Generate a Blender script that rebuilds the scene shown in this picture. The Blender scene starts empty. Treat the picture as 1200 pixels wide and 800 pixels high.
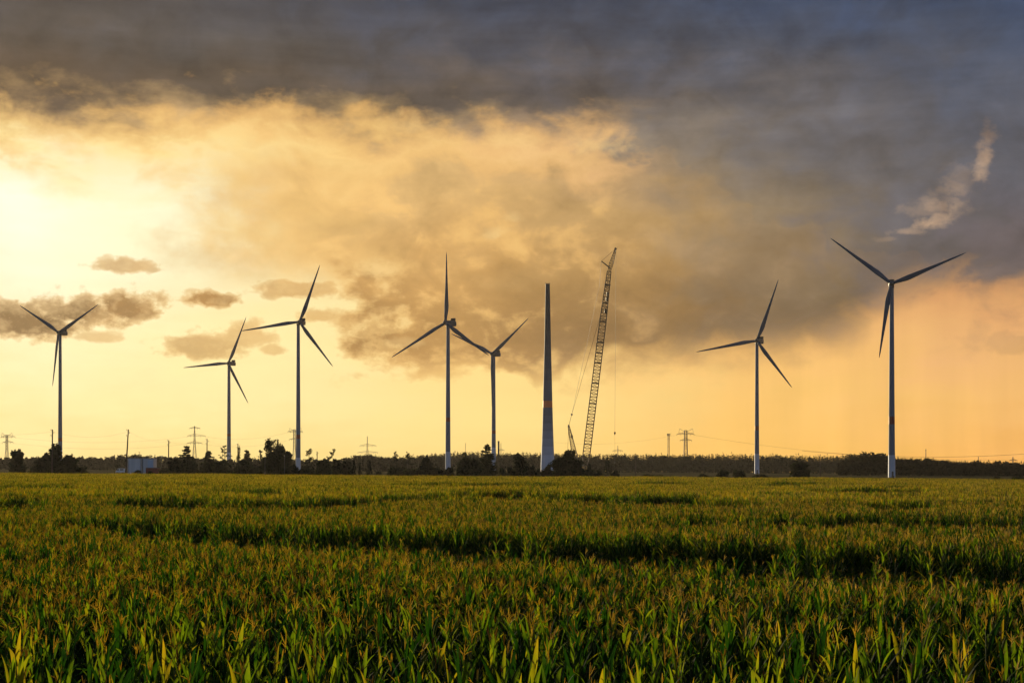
import bpy, math, random
import numpy as np
from mathutils import Vector, noise

# ------------------------------------------------------------------ basics
rnd = random.Random(11)
S = bpy.context.scene
COL = S.collection
F = 1666.7          # focal length, in pixels of the 1200 px wide photograph (50 mm on 36 mm)
HC = 4.7            # eye height
YE = 550.0          # eye level in the photograph
MAIZE = 2.2         # height of the crop
FIELD_END = 412.0

def sstep(a, b, v):
    t = min(1.0, max(0.0, (v - a) / (b - a)))
    return t * t * (3 - 2 * t)

def gz(x, y):
    """height of the land"""
    z = -0.0058 * max(-900.0, min(900.0, x))
    z += 1.5 * sstep(480, 1000, y)
    z += 1.1 * max(0.0, min(1.0, (y - 20) / 390.0))     # field ground tilted up with distance, keeping its far edge's image height
    k = sstep(20, 60, y) * (1 - sstep(300, 420, y))
    z += k * 0.16 * noise.noise(Vector((x / 46.0, y / 30.0, 3.7)))
    return z

def W(px, py, D):
    return Vector(((px - 600) / F * D, D, HC + (YE - py) / F * D))

def X(px, D):
    return (px - 600) / F * D

def lin(c):
    return tuple(((v / 255) / 12.92 if v <= 10 else ((v / 255 + 0.055) / 1.055) ** 2.4) for v in c)

def tag(o, label=None, cat=None, group=None, kind=None):
    if label: o['label'] = label
    if cat: o['category'] = cat
    if group: o['group'] = group
    if kind: o['kind'] = kind
    return o

def empty(name, loc, label, cat, group=None):
    o = bpy.data.objects.new(name, None)
    o.location = loc
    o.empty_display_size = 0.5
    COL.objects.link(o)
    return tag(o, label, cat, group)

class MB:
    """collects shapes and links them as one mesh object"""
    def __init__(self):
        self.v = []; self.f = []
    def add(self, vs, fs):
        b = len(self.v)
        self.v += [tuple(p) for p in vs]
        self.f += [tuple(i + b for i in q) for q in fs]
    def tube(self, a, b, ra, rb=None, n=8, cap=True):
        a = Vector(a); b = Vector(b)
        if rb is None: rb = ra
        d = (b - a)
        if d.length < 1e-6: return
        d.normalize()
        u = d.cross(Vector((0, 0, 1)))
        if u.length < 1e-3: u = d.cross(Vector((0, 1, 0)))
        u.normalize(); w = d.cross(u)
        vs = []
        for p, r in ((a, ra), (b, rb)):
            for i in range(n):
                t = 2 * math.pi * i / n
                vs.append(p + u * math.cos(t) * r + w * math.sin(t) * r)
        fs = [(i, (i + 1) % n, n + (i + 1) % n, n + i) for i in range(n)]
        if cap:
            fs += [tuple(range(n))[::-1], tuple(range(n, 2 * n))]
        self.add(vs, fs)
    def path(self, pts, r, n=5):
        for a, b in zip(pts[:-1], pts[1:]): self.tube(a, b, r, n=n, cap=False)
    def box(self, c, s, rz=0.0, bev=0.0):
        cx, cy, cz = c; hx, hy, hz = s[0] / 2, s[1] / 2, s[2] / 2
        ca, sa = math.cos(rz), math.sin(rz)
        def P(x, y, z): return (cx + x * ca - y * sa, cy + x * sa + y * ca, cz + z)
        if bev <= 0:
            vs = [P(x, y, z) for z in (-hz, hz) for (x, y) in ((-hx, -hy), (hx, -hy), (hx, hy), (-hx, hy))]
            self.add(vs, [(3, 2, 1, 0), (4, 5, 6, 7), (0, 1, 5, 4), (1, 2, 6, 5), (2, 3, 7, 6), (3, 0, 4, 7)])
        else:
            b = min(bev, hx * .9, hy * .9, hz * .9)
            rings = []
            for z, i in ((-hz, b), (-hz + b, 0), (hz - b, 0), (hz, b)):
                x, y = hx - i, hy - i
                rings += [P(-x + b, -y, z), P(x - b, -y, z), P(x, -y + b, z), P(x, y - b, z), P(x - b, y, z), P(-x + b, y, z), P(-x, y - b, z), P(-x, -y + b, z)]
            fs = [tuple(range(8))[::-1], tuple(range(24, 32))]
            for k in range(3):
                for i in range(8):
                    j = (i + 1) % 8
                    fs.append((k * 8 + i, k * 8 + j, k * 8 + 8 + j, k * 8 + 8 + i))
            self.add(rings, fs)
    def lathe(self, prof, n=24, c=(0, 0, 0), cap=True):
        vs = []; fs = []
        for (r, z) in prof:
            for i in range(n):
                t = 2 * math.pi * i / n
                vs.append((c[0] + r * math.cos(t), c[1] + r * math.sin(t), c[2] + z))
        for k in range(len(prof) - 1):
            for i in range(n):
                j = (i + 1) % n
                fs.append((k * n + i, k * n + j, k * n + n + j, k * n + n + i))
        if cap: fs.append(tuple(range(n))[::-1]); fs.append(tuple(range((len(prof) - 1) * n, len(prof) * n)))
        self.add(vs, fs)
    def mesh(self, name, mats, smooth=False):
        me = bpy.data.meshes.new(name)
        me.from_pydata(self.v, [], self.f)
        for m in (mats if isinstance(mats, (list, tuple)) else [mats]): me.materials.append(m)
        if smooth: me.polygons.foreach_set('use_smooth', [True] * len(me.polygons))
        me.update()
        return me
    def build(self, name, mat, parent=None, smooth=False, loc=None):
        o = bpy.data.objects.new(name, self.mesh(name, mat, smooth))
        if parent: o.parent = parent
        if loc is not None: o.location = loc
        COL.objects.link(o)
        return o

# ------------------------------------------------------------------ materials
def principled(name, col, rough=0.6, metal=0.0, var=0.0, scale=4.0, spec=0.5, col2=None, stretch=None):
    m = bpy.data.materials.new(name); m.use_nodes = True
    nt = m.node_tree; b = nt.nodes['Principled BSDF']
    b.inputs['Roughness'].default_value = rough
    b.inputs['Metallic'].default_value = metal
    b.inputs['Specular IOR Level'].default_value = spec
    if var > 0:
        tc = nt.nodes.new('ShaderNodeTexCoord')
        mp = nt.nodes.new('ShaderNodeMapping')
        if stretch: mp.inputs['Scale'].default_value = stretch
        nz = nt.nodes.new('ShaderNodeTexNoise'); nz.inputs['Scale'].default_value = scale; nz.inputs['Detail'].default_value = 6
        rp = nt.nodes.new('ShaderNodeValToRGB')
        c2 = col2 or tuple(max(0, c * (1 - var)) for c in col)
        rp.color_ramp.elements[0].position = 0.35; rp.color_ramp.elements[1].position = 0.65
        rp.color_ramp.elements[0].color = (*c2, 1); rp.color_ramp.elements[1].color = (*col, 1)
        nt.links.new(tc.outputs['Object'], mp.inputs['Vector']); nt.links.new(mp.outputs[0], nz.inputs['Vector'])
        nt.links.new(nz.outputs['Fac'], rp.inputs['Fac']); nt.links.new(rp.outputs[0], b.inputs['Base Color'])
    else:
        b.inputs['Base Color'].default_value = (*col, 1)
    return m

def foliage(name, c1, c2, trans, scale=0.6, tw=0.45, rough=0.55, gloss=0.08, use_tint=False, c3=None):
    """leaf: diffuse + translucent + a little gloss, colour varied by noise and by object"""
    m = bpy.data.materials.new(name); m.use_nodes = True
    nt = m.node_tree; nt.nodes.clear(); N = nt.nodes.new; L = nt.links.new
    out = N('ShaderNodeOutputMaterial')
    tc = N('ShaderNodeTexCoord'); nz = N('ShaderNodeTexNoise'); nz.inputs['Scale'].default_value = scale; nz.inputs['Detail'].default_value = 4
    L(tc.outputs['Object'], nz.inputs['Vector'])
    fac = nz.outputs['Fac']
    oi = N('ShaderNodeObjectInfo')
    ad = N('ShaderNodeMath'); ad.operation = 'ADD'
    sc = N('ShaderNodeMath'); sc.operation = 'MULTIPLY_ADD'; sc.inputs[1].default_value = 0.35; sc.inputs[2].default_value = -0.175
    L(oi.outputs['Random'], sc.inputs[0]); L(fac, ad.inputs[0]); L(sc.outputs[0], ad.inputs[1])
    fac = ad.outputs[0]
    if use_tint:
        at = N('ShaderNodeAttribute'); at.attribute_name = 'tint'
        a2 = N('ShaderNodeMath'); a2.operation = 'ADD'; L(fac, a2.inputs[0]); L(at.outputs['Fac'], a2.inputs[1]); fac = a2.outputs[0]
    rp = N('ShaderNodeValToRGB'); rp.color_ramp.elements[0].position = 0.3; rp.color_ramp.elements[1].position = 0.75
    rp.color_ramp.elements[0].color = (*c1, 1); rp.color_ramp.elements[1].color = (*c2, 1)
    if c3:
        rp.color_ramp.elements[1].position = 0.62
        e = rp.color_ramp.elements.new(0.98); e.color = (*c3, 1)
    L(fac, rp.inputs['Fac'])
    df = N('ShaderNodeBsdfDiffuse'); L(rp.outputs[0], df.inputs['Color'])
    tr = N('ShaderNodeBsdfTranslucent')
    mu = N('ShaderNodeMixRGB'); mu.blend_type = 'MULTIPLY'; mu.inputs[0].default_value = 1; mu.inputs[2].default_value = (*trans, 1)
    L(rp.outputs[0], mu.inputs[1]); L(mu.outputs[0], tr.inputs['Color'])
    mx = N('ShaderNodeMixShader'); mx.inputs[0].default_value = tw
    L(df.outputs[0], mx.inputs[1]); L(tr.outputs[0], mx.inputs[2])
    gl = N('ShaderNodeBsdfGlossy'); gl.inputs['Roughness'].default_value = rough; gl.inputs['Color'].default_value = (0.8, 0.8, 0.8, 1)
    m2 = N('ShaderNodeMixShader'); m2.inputs[0].default_value = gloss
    L(mx.outputs[0], m2.inputs[1]); L(gl.outputs[0], m2.inputs[2])
    L(m2.outputs[0], out.inputs['Surface'])
    return m

M = {}
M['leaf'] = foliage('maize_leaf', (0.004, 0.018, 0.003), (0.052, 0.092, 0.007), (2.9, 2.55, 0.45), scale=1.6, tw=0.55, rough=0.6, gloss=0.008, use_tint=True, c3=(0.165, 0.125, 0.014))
M['stalk'] = foliage('maize_stalk', (0.05, 0.08, 0.015), (0.12, 0.11, 0.03), (1.0, 1.0, 0.6), scale=2.0, tw=0.15, gloss=0.04)
M['tassel'] = foliage('maize_tassel', (0.11, 0.058, 0.014), (0.50, 0.40, 0.06), (2.0, 1.85, 0.45), scale=2.5, tw=0.5, gloss=0.02, use_tint=True)
M['crown'] = foliage('tree_foliage', (0.014, 0.018, 0.006), (0.036, 0.042, 0.012), (1.2, 1.1, 0.5), scale=0.25, tw=0.22, gloss=0.02)
M['needles'] = foliage('pine_needles', (0.012, 0.016, 0.007), (0.03, 0.034, 0.012), (1.2, 1.1, 0.5), scale=0.25, tw=0.16, gloss=0.02)
M['forest'] = foliage('forest_foliage', (0.02, 0.019, 0.011), (0.045, 0.038, 0.02), (1.1, 1.0, 0.6), scale=0.05, tw=0.15, gloss=0.0)
M['bark'] = principled('bark', (0.07, 0.05, 0.035), 0.9, var=0.5, scale=3)
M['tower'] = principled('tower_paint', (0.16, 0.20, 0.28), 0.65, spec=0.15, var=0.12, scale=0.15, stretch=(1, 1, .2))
M['tower_pale'] = principled('tower_paint_pale', (0.52, 0.58, 0.70), 0.5, var=0.1, scale=0.3, stretch=(1, 1, .3))
M['tower_mid'] = principled('tower_paint_mid', (0.32, 0.35, 0.40), 0.5, var=0.1, scale=0.3)
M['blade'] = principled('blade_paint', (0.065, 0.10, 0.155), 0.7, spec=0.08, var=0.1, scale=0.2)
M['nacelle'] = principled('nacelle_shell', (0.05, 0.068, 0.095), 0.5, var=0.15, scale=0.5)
M['cooler'] = principled('cooler_metal', (0.035, 0.03, 0.03), 0.6)
M['red'] = principled('marking_red', (0.22, 0.03, 0.02), 0.5)
M['orange'] = principled('marking_orange', (0.85, 0.17, 0.035), 0.5)
for i, g in enumerate([0.045 * (0.58 / 0.045) ** (i / 13) for i in range(14)]):  # light along the bare tower put into its section greys: dark top, pale foot
    M['seg%d' % i] = principled('tower_lighting_tone_%d' % i, (g * 0.80, g * 0.95, g * 1.25), 0.7, var=0.12, scale=0.2)
M['steel'] = principled('crane_steel', (0.085, 0.05, 0.028), 0.6, 0.0)
M['rope'] = principled('wire_rope', (0.06, 0.05, 0.045), 0.6, 0.3)
M['galv'] = principled('galvanised_steel', (0.13, 0.12, 0.11), 0.6, 0.3)
M['wood'] = principled('pole_wood', (0.09, 0.06, 0.04), 0.9, var=0.4, scale=1.5, stretch=(1, 1, .1))
M['glassins'] = principled('insulator_glaze', (0.10, 0.06, 0.04), 0.25)
M['white'] = principled('white_paint', (0.75, 0.75, 0.76), 0.4)
M['hall'] = principled('hall_cladding', (0.72, 0.72, 0.75), 0.5, var=0.15, scale=0.4, stretch=(6, 6, .2))
M['hallblue'] = principled('hall_door_blue', (0.50, 0.60, 0.74), 0.5)
M['roof'] = principled('roof_sheet', (0.30, 0.30, 0.31), 0.6, var=0.2, scale=1)
M['redclad'] = principled('red_cladding', (0.30, 0.06, 0.03), 0.6, var=0.3, scale=1)
M['dark'] = principled('dark_rubber', (0.02, 0.02, 0.02), 0.8)
M['glass'] = principled('window_glass', (0.03, 0.035, 0.04), 0.08)
M['lampglass'] = principled('lamp_glass', (0.5, 0.3, 0.2), 0.2)
M['yellow'] = principled('crane_yellow', (0.45, 0.25, 0.03), 0.45, var=0.2, scale=1)

# ------------------------------------------------------------------ land
def grid_sheet(name, xs, ys, mat, dz=0.0):
    mb = MB(); nx, ny = len(xs), len(ys)
    vs = [(x, y, gz(x, y) + dz) for y in ys for x in xs]
    fs = [(j * nx + i, j * nx + i + 1, (j + 1) * nx + i + 1, (j + 1) * nx + i) for j in range(ny - 1) for i in range(nx - 1)]
    mb.add(vs, fs)
    return mb.build(name, mat, smooth=True)

def soil_mat():
    m = principled('field_soil', (0.055, 0.04, 0.026), 0.95, var=0.5, scale=1.2)
    nt = m.node_tree; b = nt.nodes['Principled BSDF']; b.inputs['Specular IOR Level'].default_value = 0
    bp = nt.nodes.new('ShaderNodeBump'); bp.inputs['Strength'].default_value = 0.6
    nz = nt.nodes.new('ShaderNodeTexNoise'); nz.inputs['Scale'].default_value = 6; nz.inputs['Detail'].default_value = 8
    tc = nt.nodes.new('ShaderNodeTexCoord'); nt.links.new(tc.outputs['Object'], nz.inputs['Vector'])
    nt.links.new(nz.outputs['Fac'], bp.inputs['Height']); nt.links.new(bp.outputs[0], b.inputs['Normal'])
    return m
M['soil'] = soil_mat()
M['stubble'] = principled('dry_grass', (0.11, 0.085, 0.04), 0.95, var=0.4, scale=0.05, col2=(0.05, 0.05, 0.022), spec=0.0)
gxs = sorted(set([-2150, -1700, -1400, -1000, -900, 900, 1000, 1400, 1700, 2150] + list(np.linspace(-800, 800, 41)) + list(np.linspace(-120, 120, 49))))
gys = sorted(set([-90, -60, -40] + list(np.linspace(-20, 420, 89)) + list(np.linspace(440, 1100, 34)) + [1300, 1700, 2100, 2550]))
tag(grid_sheet('ground', gxs, gys, M['soil']), kind='structure')
mys = [y for y in gys if y >= 415]
tag(grid_sheet('meadow', gxs, mys, M['stubble'], 0.03), kind='structure')

# ------------------------------------------------------------------ maize
def leaf_strip(v, f, mt, tn, base, az, lift, length, width, droop, twist, tint, seg=6, mat=0, gold=.30):
    """one arching maize leaf with a folded midrib"""
    d = Vector((math.cos(az), math.sin(az), 0)); side = Vector((-d.y, d.x, 0))
    p = Vector(base); ang = lift
    b0 = len(v)
    step = length / seg
    for i in range(seg + 1):
        t = i / seg
        w = width * (0.55 + 1.6 * t if t < 0.28 else 1.0) * (1 - max(0, (t - 0.35) / 0.65) ** 1.7) if t < 1 else 0.0
        w = max(w, 0.0015)
        dirv = d * math.cos(ang) + Vector((0, 0, 1)) * math.sin(ang)
        up = dirv.cross(side).normalized() * -1
        tw = twist * t
        s2 = side * math.cos(tw) + up * math.sin(tw)
        u2 = up * math.cos(tw) - side * math.sin(tw)
        v.append(tuple(p - s2 * w * .5 + u2 * w * .18)); v.append(tuple(p)); v.append(tuple(p + s2 * w * .5 + u2 * w * .18))
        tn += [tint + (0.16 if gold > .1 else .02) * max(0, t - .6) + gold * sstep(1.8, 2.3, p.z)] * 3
        p = p + dirv * step
        ang -= droop * (0.35 + 1.3 * t) / seg
    for i in range(seg):
        a = b0 + i * 3
        f.append((a, a + 1, a + 4, a + 3)); f.append((a + 1, a + 2, a + 5, a + 4)); mt += [mat, mat]

def ribbon_tube(v, f, mt, tn, pts, rads, tint, mat, n=3):
    b0 = len(v)
    for k, p in enumerate(pts):
        q = pts[min(k + 1, len(pts) - 1)]; o = pts[max(k - 1, 0)]
        d = (Vector(q) - Vector(o)).normalized()
        u = d.cross(Vector((0.3, 0.9, 0.2))).normalized(); w = d.cross(u)
        for i in range(n):
            t = 2 * math.pi * i / n
            v.append(tuple(Vector(p) + (u * math.cos(t) + w * math.sin(t)) * rads[k])); tn.append(tint)
    for k in range(len(pts) - 1):
        for i in range(n):
            j = (i + 1) % n
            f.append((b0 + k * n + i, b0 + k * n + j, b0 + k * n + n + j, b0 + k * n + n + i)); mt.append(mat)

def plant_arrays(r, lod=0, small=False):
    """returns (body, tassel), each (verts, faces, material index, tint)"""
    v, f, mt, tn = [], [], [], []
    H = MAIZE * r.uniform(0.86, 1.0)
    tint = r.uniform(-0.16, 0.16) - (.10 if small else 0)
    lean = Vector((r.uniform(-.06, .06), r.uniform(-.06, .06), 0))
    def at(z): return Vector((0, 0, z)) + lean * (z / H) ** 2 * 2
    top = H - 0.30
    ks = [0, .8, 1.5, top] if lod == 0 else [.4, top]
    ribbon_tube(v, f, mt, tn, [at(z) for z in ks], [0.014, .012, .010, .006][:len(ks)] if lod == 0 else [.013, .007], tint * .5, 1, 4 if lod == 0 else 3)
    a0 = r.uniform(0, 6.28)
    nl = (r.choice((6, 7)) if small else r.choice((7, 8, 8))) if lod == 0 else 6
    big = 1.22 if small else 1.0
    z0 = 0.45 if lod == 0 else 0.75
    for i in range(nl):
        t = i / (nl - 1)
        z = z0 + (top - 0.09 - z0) * t ** .8
        az = a0 + math.pi * i + r.uniform(-.55, .55)
        ln = (0.86 - 0.46 * t) * r.uniform(.7, 1.25) * big
        lift = math.radians(r.uniform(48, 74) + 12 * t)
        leaf_strip(v, f, mt, tn, at(z), az, lift, ln, 0.086 * big * (1 - .2 * t) * r.uniform(.7, 1.15),
                   r.choice((0.35, 0.9, 1.6, 2.1)) * (1 - .45 * t) * r.uniform(.6, 1.2), r.uniform(-1.0, 1.0), tint + r.uniform(-.3, .3) * (.7 if small else 1), 6 if lod == 0 else 4, 0, 0.0 if small else .30)
    tv, tf, tm, tt = [], [], [], []
    ttint = r.uniform(-.3, .3) + (-.12 if small else .12 if lod == 0 else .05)
    b = at(top); dr = (at(top) - at(top - .2)).normalized()
    L = r.uniform(0.26, 0.36) * (.75 if small else 1)
    sp = [b + dr * L * k / 4 for k in range(5)]
    ribbon_tube(tv, tf, tm, tt, sp, [.004, .008, .0065, .007, .003], ttint, 2)
    nb = (r.choice((1, 2, 4)) if small else r.choice((3, 4, 5))) if lod == 0 else 2
    for i in range(nb):
        az = r.uniform(0, 6.28); q = b + dr * (0.05 + 0.10 * i / nb)
        l2 = L * r.uniform(.5, .72); el = math.radians(r.uniform(38, 72))
        d = Vector((math.cos(az) * math.cos(el), math.sin(az) * math.cos(el), math.sin(el)))
        pts = [q]
        for k in range(3 if lod == 0 else 2):
            pts.append(pts[-1] + d * l2 / (3 if lod == 0 else 2)); d = (d + Vector((0, 0, -0.22 if el < .9 else 0.1))).normalized()
        ribbon_tube(tv, tf, tm, tt, pts, [.003, .0075, .006, .003] if lod == 0 else [.003, .006, .003], ttint + r.uniform(-.1, .1), 2)
    return (v, f, mt, tn), (tv, tf, tm, tt)

def to_mesh(name, arrs):
    v, f, mt, tn = arrs
    me = bpy.data.meshes.new(name); me.from_pydata(v, [], f)
    for k in ('leaf', 'stalk', 'tassel'): me.materials.append(M[k])
    me.polygons.foreach_set('material_index', mt)
    me.polygons.foreach_set('use_smooth', [True] * len(f))
    a = me.attributes.new('tint', 'FLOAT', 'POINT'); a.data.foreach_set('value', tn)
    me.update(); return me

def merge(list_of):
    V, Fc, Mt, Tn = [], [], [], []
    for (v, f, mt, tn) in list_of:
        b = len(V); V += v; Fc += [tuple(i + b for i in q) for q in f]; Mt += mt; Tn += tn
    return V, Fc, Mt, Tn

NV = 9
bodies, tassels = [], []
variants = bpy.data.collections.new('maize_variants')
rp = random.Random(5)
for k in range(NV):
    b, t = plant_arrays(rp, 0, k < 4)
    bodies.append(to_mesh('maize_body', b)); tassels.append(to_mesh('maize_tassel', t))
    o = bpy.data.objects.new('a%02d' % k, to_mesh('maize_whole', merge([b, t]))); variants.objects.link(o)
NP = 5
PS = 3.0
for k in range(NP):
    parts = []
    n = int(PS * PS * 7.0)
    for i in range(n):
        b, t = plant_arrays(rp, 1)
        x, y = rp.uniform(-PS * .58, PS * .58), rp.uniform(-PS * .58, PS * .58); s = rp.uniform(.88, 1.06)
        for (v, f, mt, tn) in (b, t):
            parts.append(([(p[0] * s + x, p[1] * s + y, p[2] * s) for p in v], f, mt, tn))
    o = bpy.data.objects.new('b%02d' % k, to_mesh('maize_patch', merge(parts))); variants.objects.link(o)

def interp(tab, x):
    if x <= tab[0][0]: return tab[0][1:]
    for a, b in zip(tab[:-1], tab[1:]):
        if x <= b[0]:
            t = (x - a[0]) / (b[0] - a[0]); return tuple(p + (q - p) * t for p, q in zip(a[1:], b[1:]))
    return tab[-1][1:]
# low strips in the crop (traced from dark bands in image pixels): photo x, upper and lower edge of the dark strip
BANDS = [
    [(50, 604, 604), (70, 600, 607), (120, 602, 613), (160, 603, 621), (220, 605, 626), (300, 607, 630), (400, 610, 634), (500, 614, 640), (560, 616, 645), (640, 618, 652), (700, 620, 655), (800, 622, 660), (900, 628, 668), (1000, 631, 671), (1100, 634, 674), (1250, 638, 678)],
    [(-80, 580, 590), (50, 580, 590), (60, 585, 585)], [(120, 584, 584), (140, 580, 588), (200, 580, 592), (260, 581, 591), (330, 581, 591), (380, 582, 590), (440, 580, 586), (500, 576, 582), (540, 573, 580), (620, 573, 582), (680, 577, 585), (730, 578, 587), (800, 579, 588), (860, 583, 589), (900, 587, 587)],
    [(-80, 566, 570), (70, 567, 571), (110, 569, 569)], [(420, 567, 567), (500, 564, 568), (640, 565, 569), (720, 568, 568)],
    [(740, 603, 603), (815, 598, 608), (880, 599, 609), (1000, 598, 610), (1100, 600, 613), (1250, 602, 616)],
    [(1000, 588, 588), (1030, 584, 593), (1080, 585, 594), (1110, 589, 589)], [(730, 565, 565), (750, 563, 567), (800, 563, 567), (820, 565, 565)], [(930, 573, 573), (960, 569, 576), (1080, 570, 577), (1110, 573, 573)],
    [(250, 574, 574), (280, 571, 577), (340, 572, 578), (360, 575, 575)], [(880, 566, 566), (900, 563, 568), (960, 563, 568), (980, 566, 566)],
]
def in_band(x, y):
    z = gz(x, y) + 2.05
    px = 600 + x / y * F; py = YE + (HC - z) / y * F
    j = 0.26 * noise.noise(Vector((x * .4, y * .3, 9.1))) + .16 * noise.noise(Vector((x * 1.7, y * 1.7, 2.1)))
    for b in BANDS:
        if b[0][0] < px < b[-1][0]:
            lo, hi = interp(b, px)
            w = hi - lo
            if lo - j * w * 1.2 + .0 < py < hi + j * w: return True
    return False

def hscale(x, y):
    return 1.0 + 0.085 * noise.noise(Vector((x / 9.0, y / 6.0, 1.3))) + 0.05 * noise.noise(Vector((x / 2.6, y / 2.2, 7.7)))

# plants nearer than 90 m stand one by one; beyond, in patches
pts = []
NEAR_END = 120.0
y = 13.5
row = 0
while y < NEAR_END:
    hw = 0.36 * y * 1.22 + 4
    sp = 0.17 if y < 60 else 0.20
    sp *= 4.9 - 3.9 * sstep(15.5, 36, y)
    x = -hw + rnd.uniform(0, sp)
    while x < hw:
        xx = x + rnd.uniform(-.07, .07); yy = y + rnd.uniform(-.13, .13) + 0.6 * math.sin(xx / 7.0)
        s = hscale(xx, yy) * rnd.uniform(.86, 1.06)
        keep = True
        if in_band(xx, yy):
            s *= rnd.uniform(.34, .52) if rnd.random() < .86 else rnd.uniform(.6, .92); keep = rnd.random() < .55
        if keep and yy > 13: pts.append((xx, yy, s, rnd.uniform(0, 6.28), rnd.randrange(5) if yy + rnd.uniform(-4, 4) < 23 else rnd.randrange(3, NV), rnd.gauss(0, .06) if rnd.random() < .93 else rnd.uniform(-.5, .5)))
        x += sp * rnd.uniform(.8, 1.2)
    y += 0.72
    row += 1
# the 300 that show largest become objects of their own
def shows(p):
    x, yy, s = p[:3]
    px = 600 + x / yy * F; py = YE + (HC - (gz(x, yy) + MAIZE * s * .97)) / yy * F
    return -10 < px < 1210 and py < 797 and s > .75
front = sorted([p for p in pts if shows(p)], key=lambda p: p[1])[:300]
fs = set(front)
rest = [p for p in pts if p not in fs]
root0 = [None] * NV
for (x, yy, s, rz, k, tl) in front:
    o = bpy.data.objects.new('maize_plant', bodies[k]); COL.objects.link(o)
    o.location = (x, yy, gz(x, yy) - .02); o.rotation_euler = (tl, 0, rz); o.scale = (s, s, s)
    tag(o, 'tall green maize plant with a brown tassel in the front rows of the field', 'maize plant', 'maize plants in the front rows of the field')
    t = bpy.data.objects.new('tassel', tassels[k]); t.parent = o; COL.objects.link(t)
P = [(x, yy, gz(x, yy) - .02, s, rz, k, tl) for (x, yy, s, rz, k, tl) in rest]
y = NEAR_END + 1.0
while y < FIELD_END:
    hw = 0.36 * y * 1.18 + 6
    x = -hw + rnd.uniform(0, 2.6)
    while x < hw:
        xx = x + rnd.uniform(-.5, .5); yy = y + rnd.uniform(-.5, .5)
        if yy > FIELD_END - 34 + 26 * noise.noise(Vector((xx / 45, 4.4, 0))) + 9 * noise.noise(Vector((xx / 9, 1.4, 0))): x += 2.55; continue
        s = (hscale(xx / 1.6, yy / 1.6) + .06 * noise.noise(Vector((xx / 30, yy / 14, 8)))) * rnd.uniform(.94, 1.05)
        if in_band(xx, yy):
            s *= .40
            if rnd.random() < .6: x += 2.55; continue
        P.append((xx, yy, gz(xx, yy) - .02, s, rnd.uniform(0, 6.28), NV + rnd.randrange(NP), 0.0))
        x += 2.55
    y += 2.55
print('maize points', len(P))

def scatter(name, P, coll):
    me = bpy.data.meshes.new(name); me.from_pydata([p[:3] for p in P], [], [])
    for nm, i, tp in (('psize', 3, 'FLOAT'), ('pturn', 4, 'FLOAT'), ('pkind', 5, 'INT'), ('ptilt', 6, 'FLOAT')):
        a = me.attributes.new(nm, tp, 'POINT'); a.data.foreach_set('value', [p[i] for p in P])
    o = bpy.data.objects.new(name, me); COL.objects.link(o)
    ng = bpy.data.node_groups.new(name + '_nodes', 'GeometryNodeTree')
    ng.interface.new_socket('Geometry', in_out='INPUT', socket_type='NodeSocketGeometry')
    ng.interface.new_socket('Geometry', in_out='OUTPUT', socket_type='NodeSocketGeometry')
    N = ng.nodes.new; L = ng.links.new
    gi = N('NodeGroupInput'); go = N('NodeGroupOutput')
    ip = N('GeometryNodeInstanceOnPoints'); ci = N('GeometryNodeCollectionInfo')
    ci.inputs['Collection'].default_value = coll; ci.inputs['Separate Children'].default_value = True; ci.inputs['Reset Children'].default_value = True
    ip.inputs['Pick Instance'].default_value = True
    def attr(nm, tp):
        n = N('GeometryNodeInputNamedAttribute'); n.data_type = tp; n.inputs['Name'].default_value = nm
        return n.outputs['Attribute']
    L(gi.outputs[0], ip.inputs['Points']); L(ci.outputs[0], ip.inputs['Instance'])
    L(attr('pkind', 'INT'), ip.inputs['Instance Index'])
    cx = N('ShaderNodeCombineXYZ'); L(attr('pturn', 'FLOAT'), cx.inputs['Z']); L(attr('ptilt', 'FLOAT'), cx.inputs['X'])
    L(cx.outputs[0], ip.inputs['Rotation'])
    cs = N('ShaderNodeCombineXYZ')
    cs.inputs[0].default_value = 1; cs.inputs[1].default_value = 1
    L(attr('psize', 'FLOAT'), cs.inputs['Z']); L(cs.outputs[0], ip.inputs['Scale'])
    L(ip.outputs[0], go.inputs[0])
    md = o.modifiers.new('scatter', 'NODES'); md.node_group = ng
    return o
mf = scatter('maize_crop', P, variants)
tag(mf, 'wide field of ripening maize reaching back to the trees', 'maize crop', kind='stuff')

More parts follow.
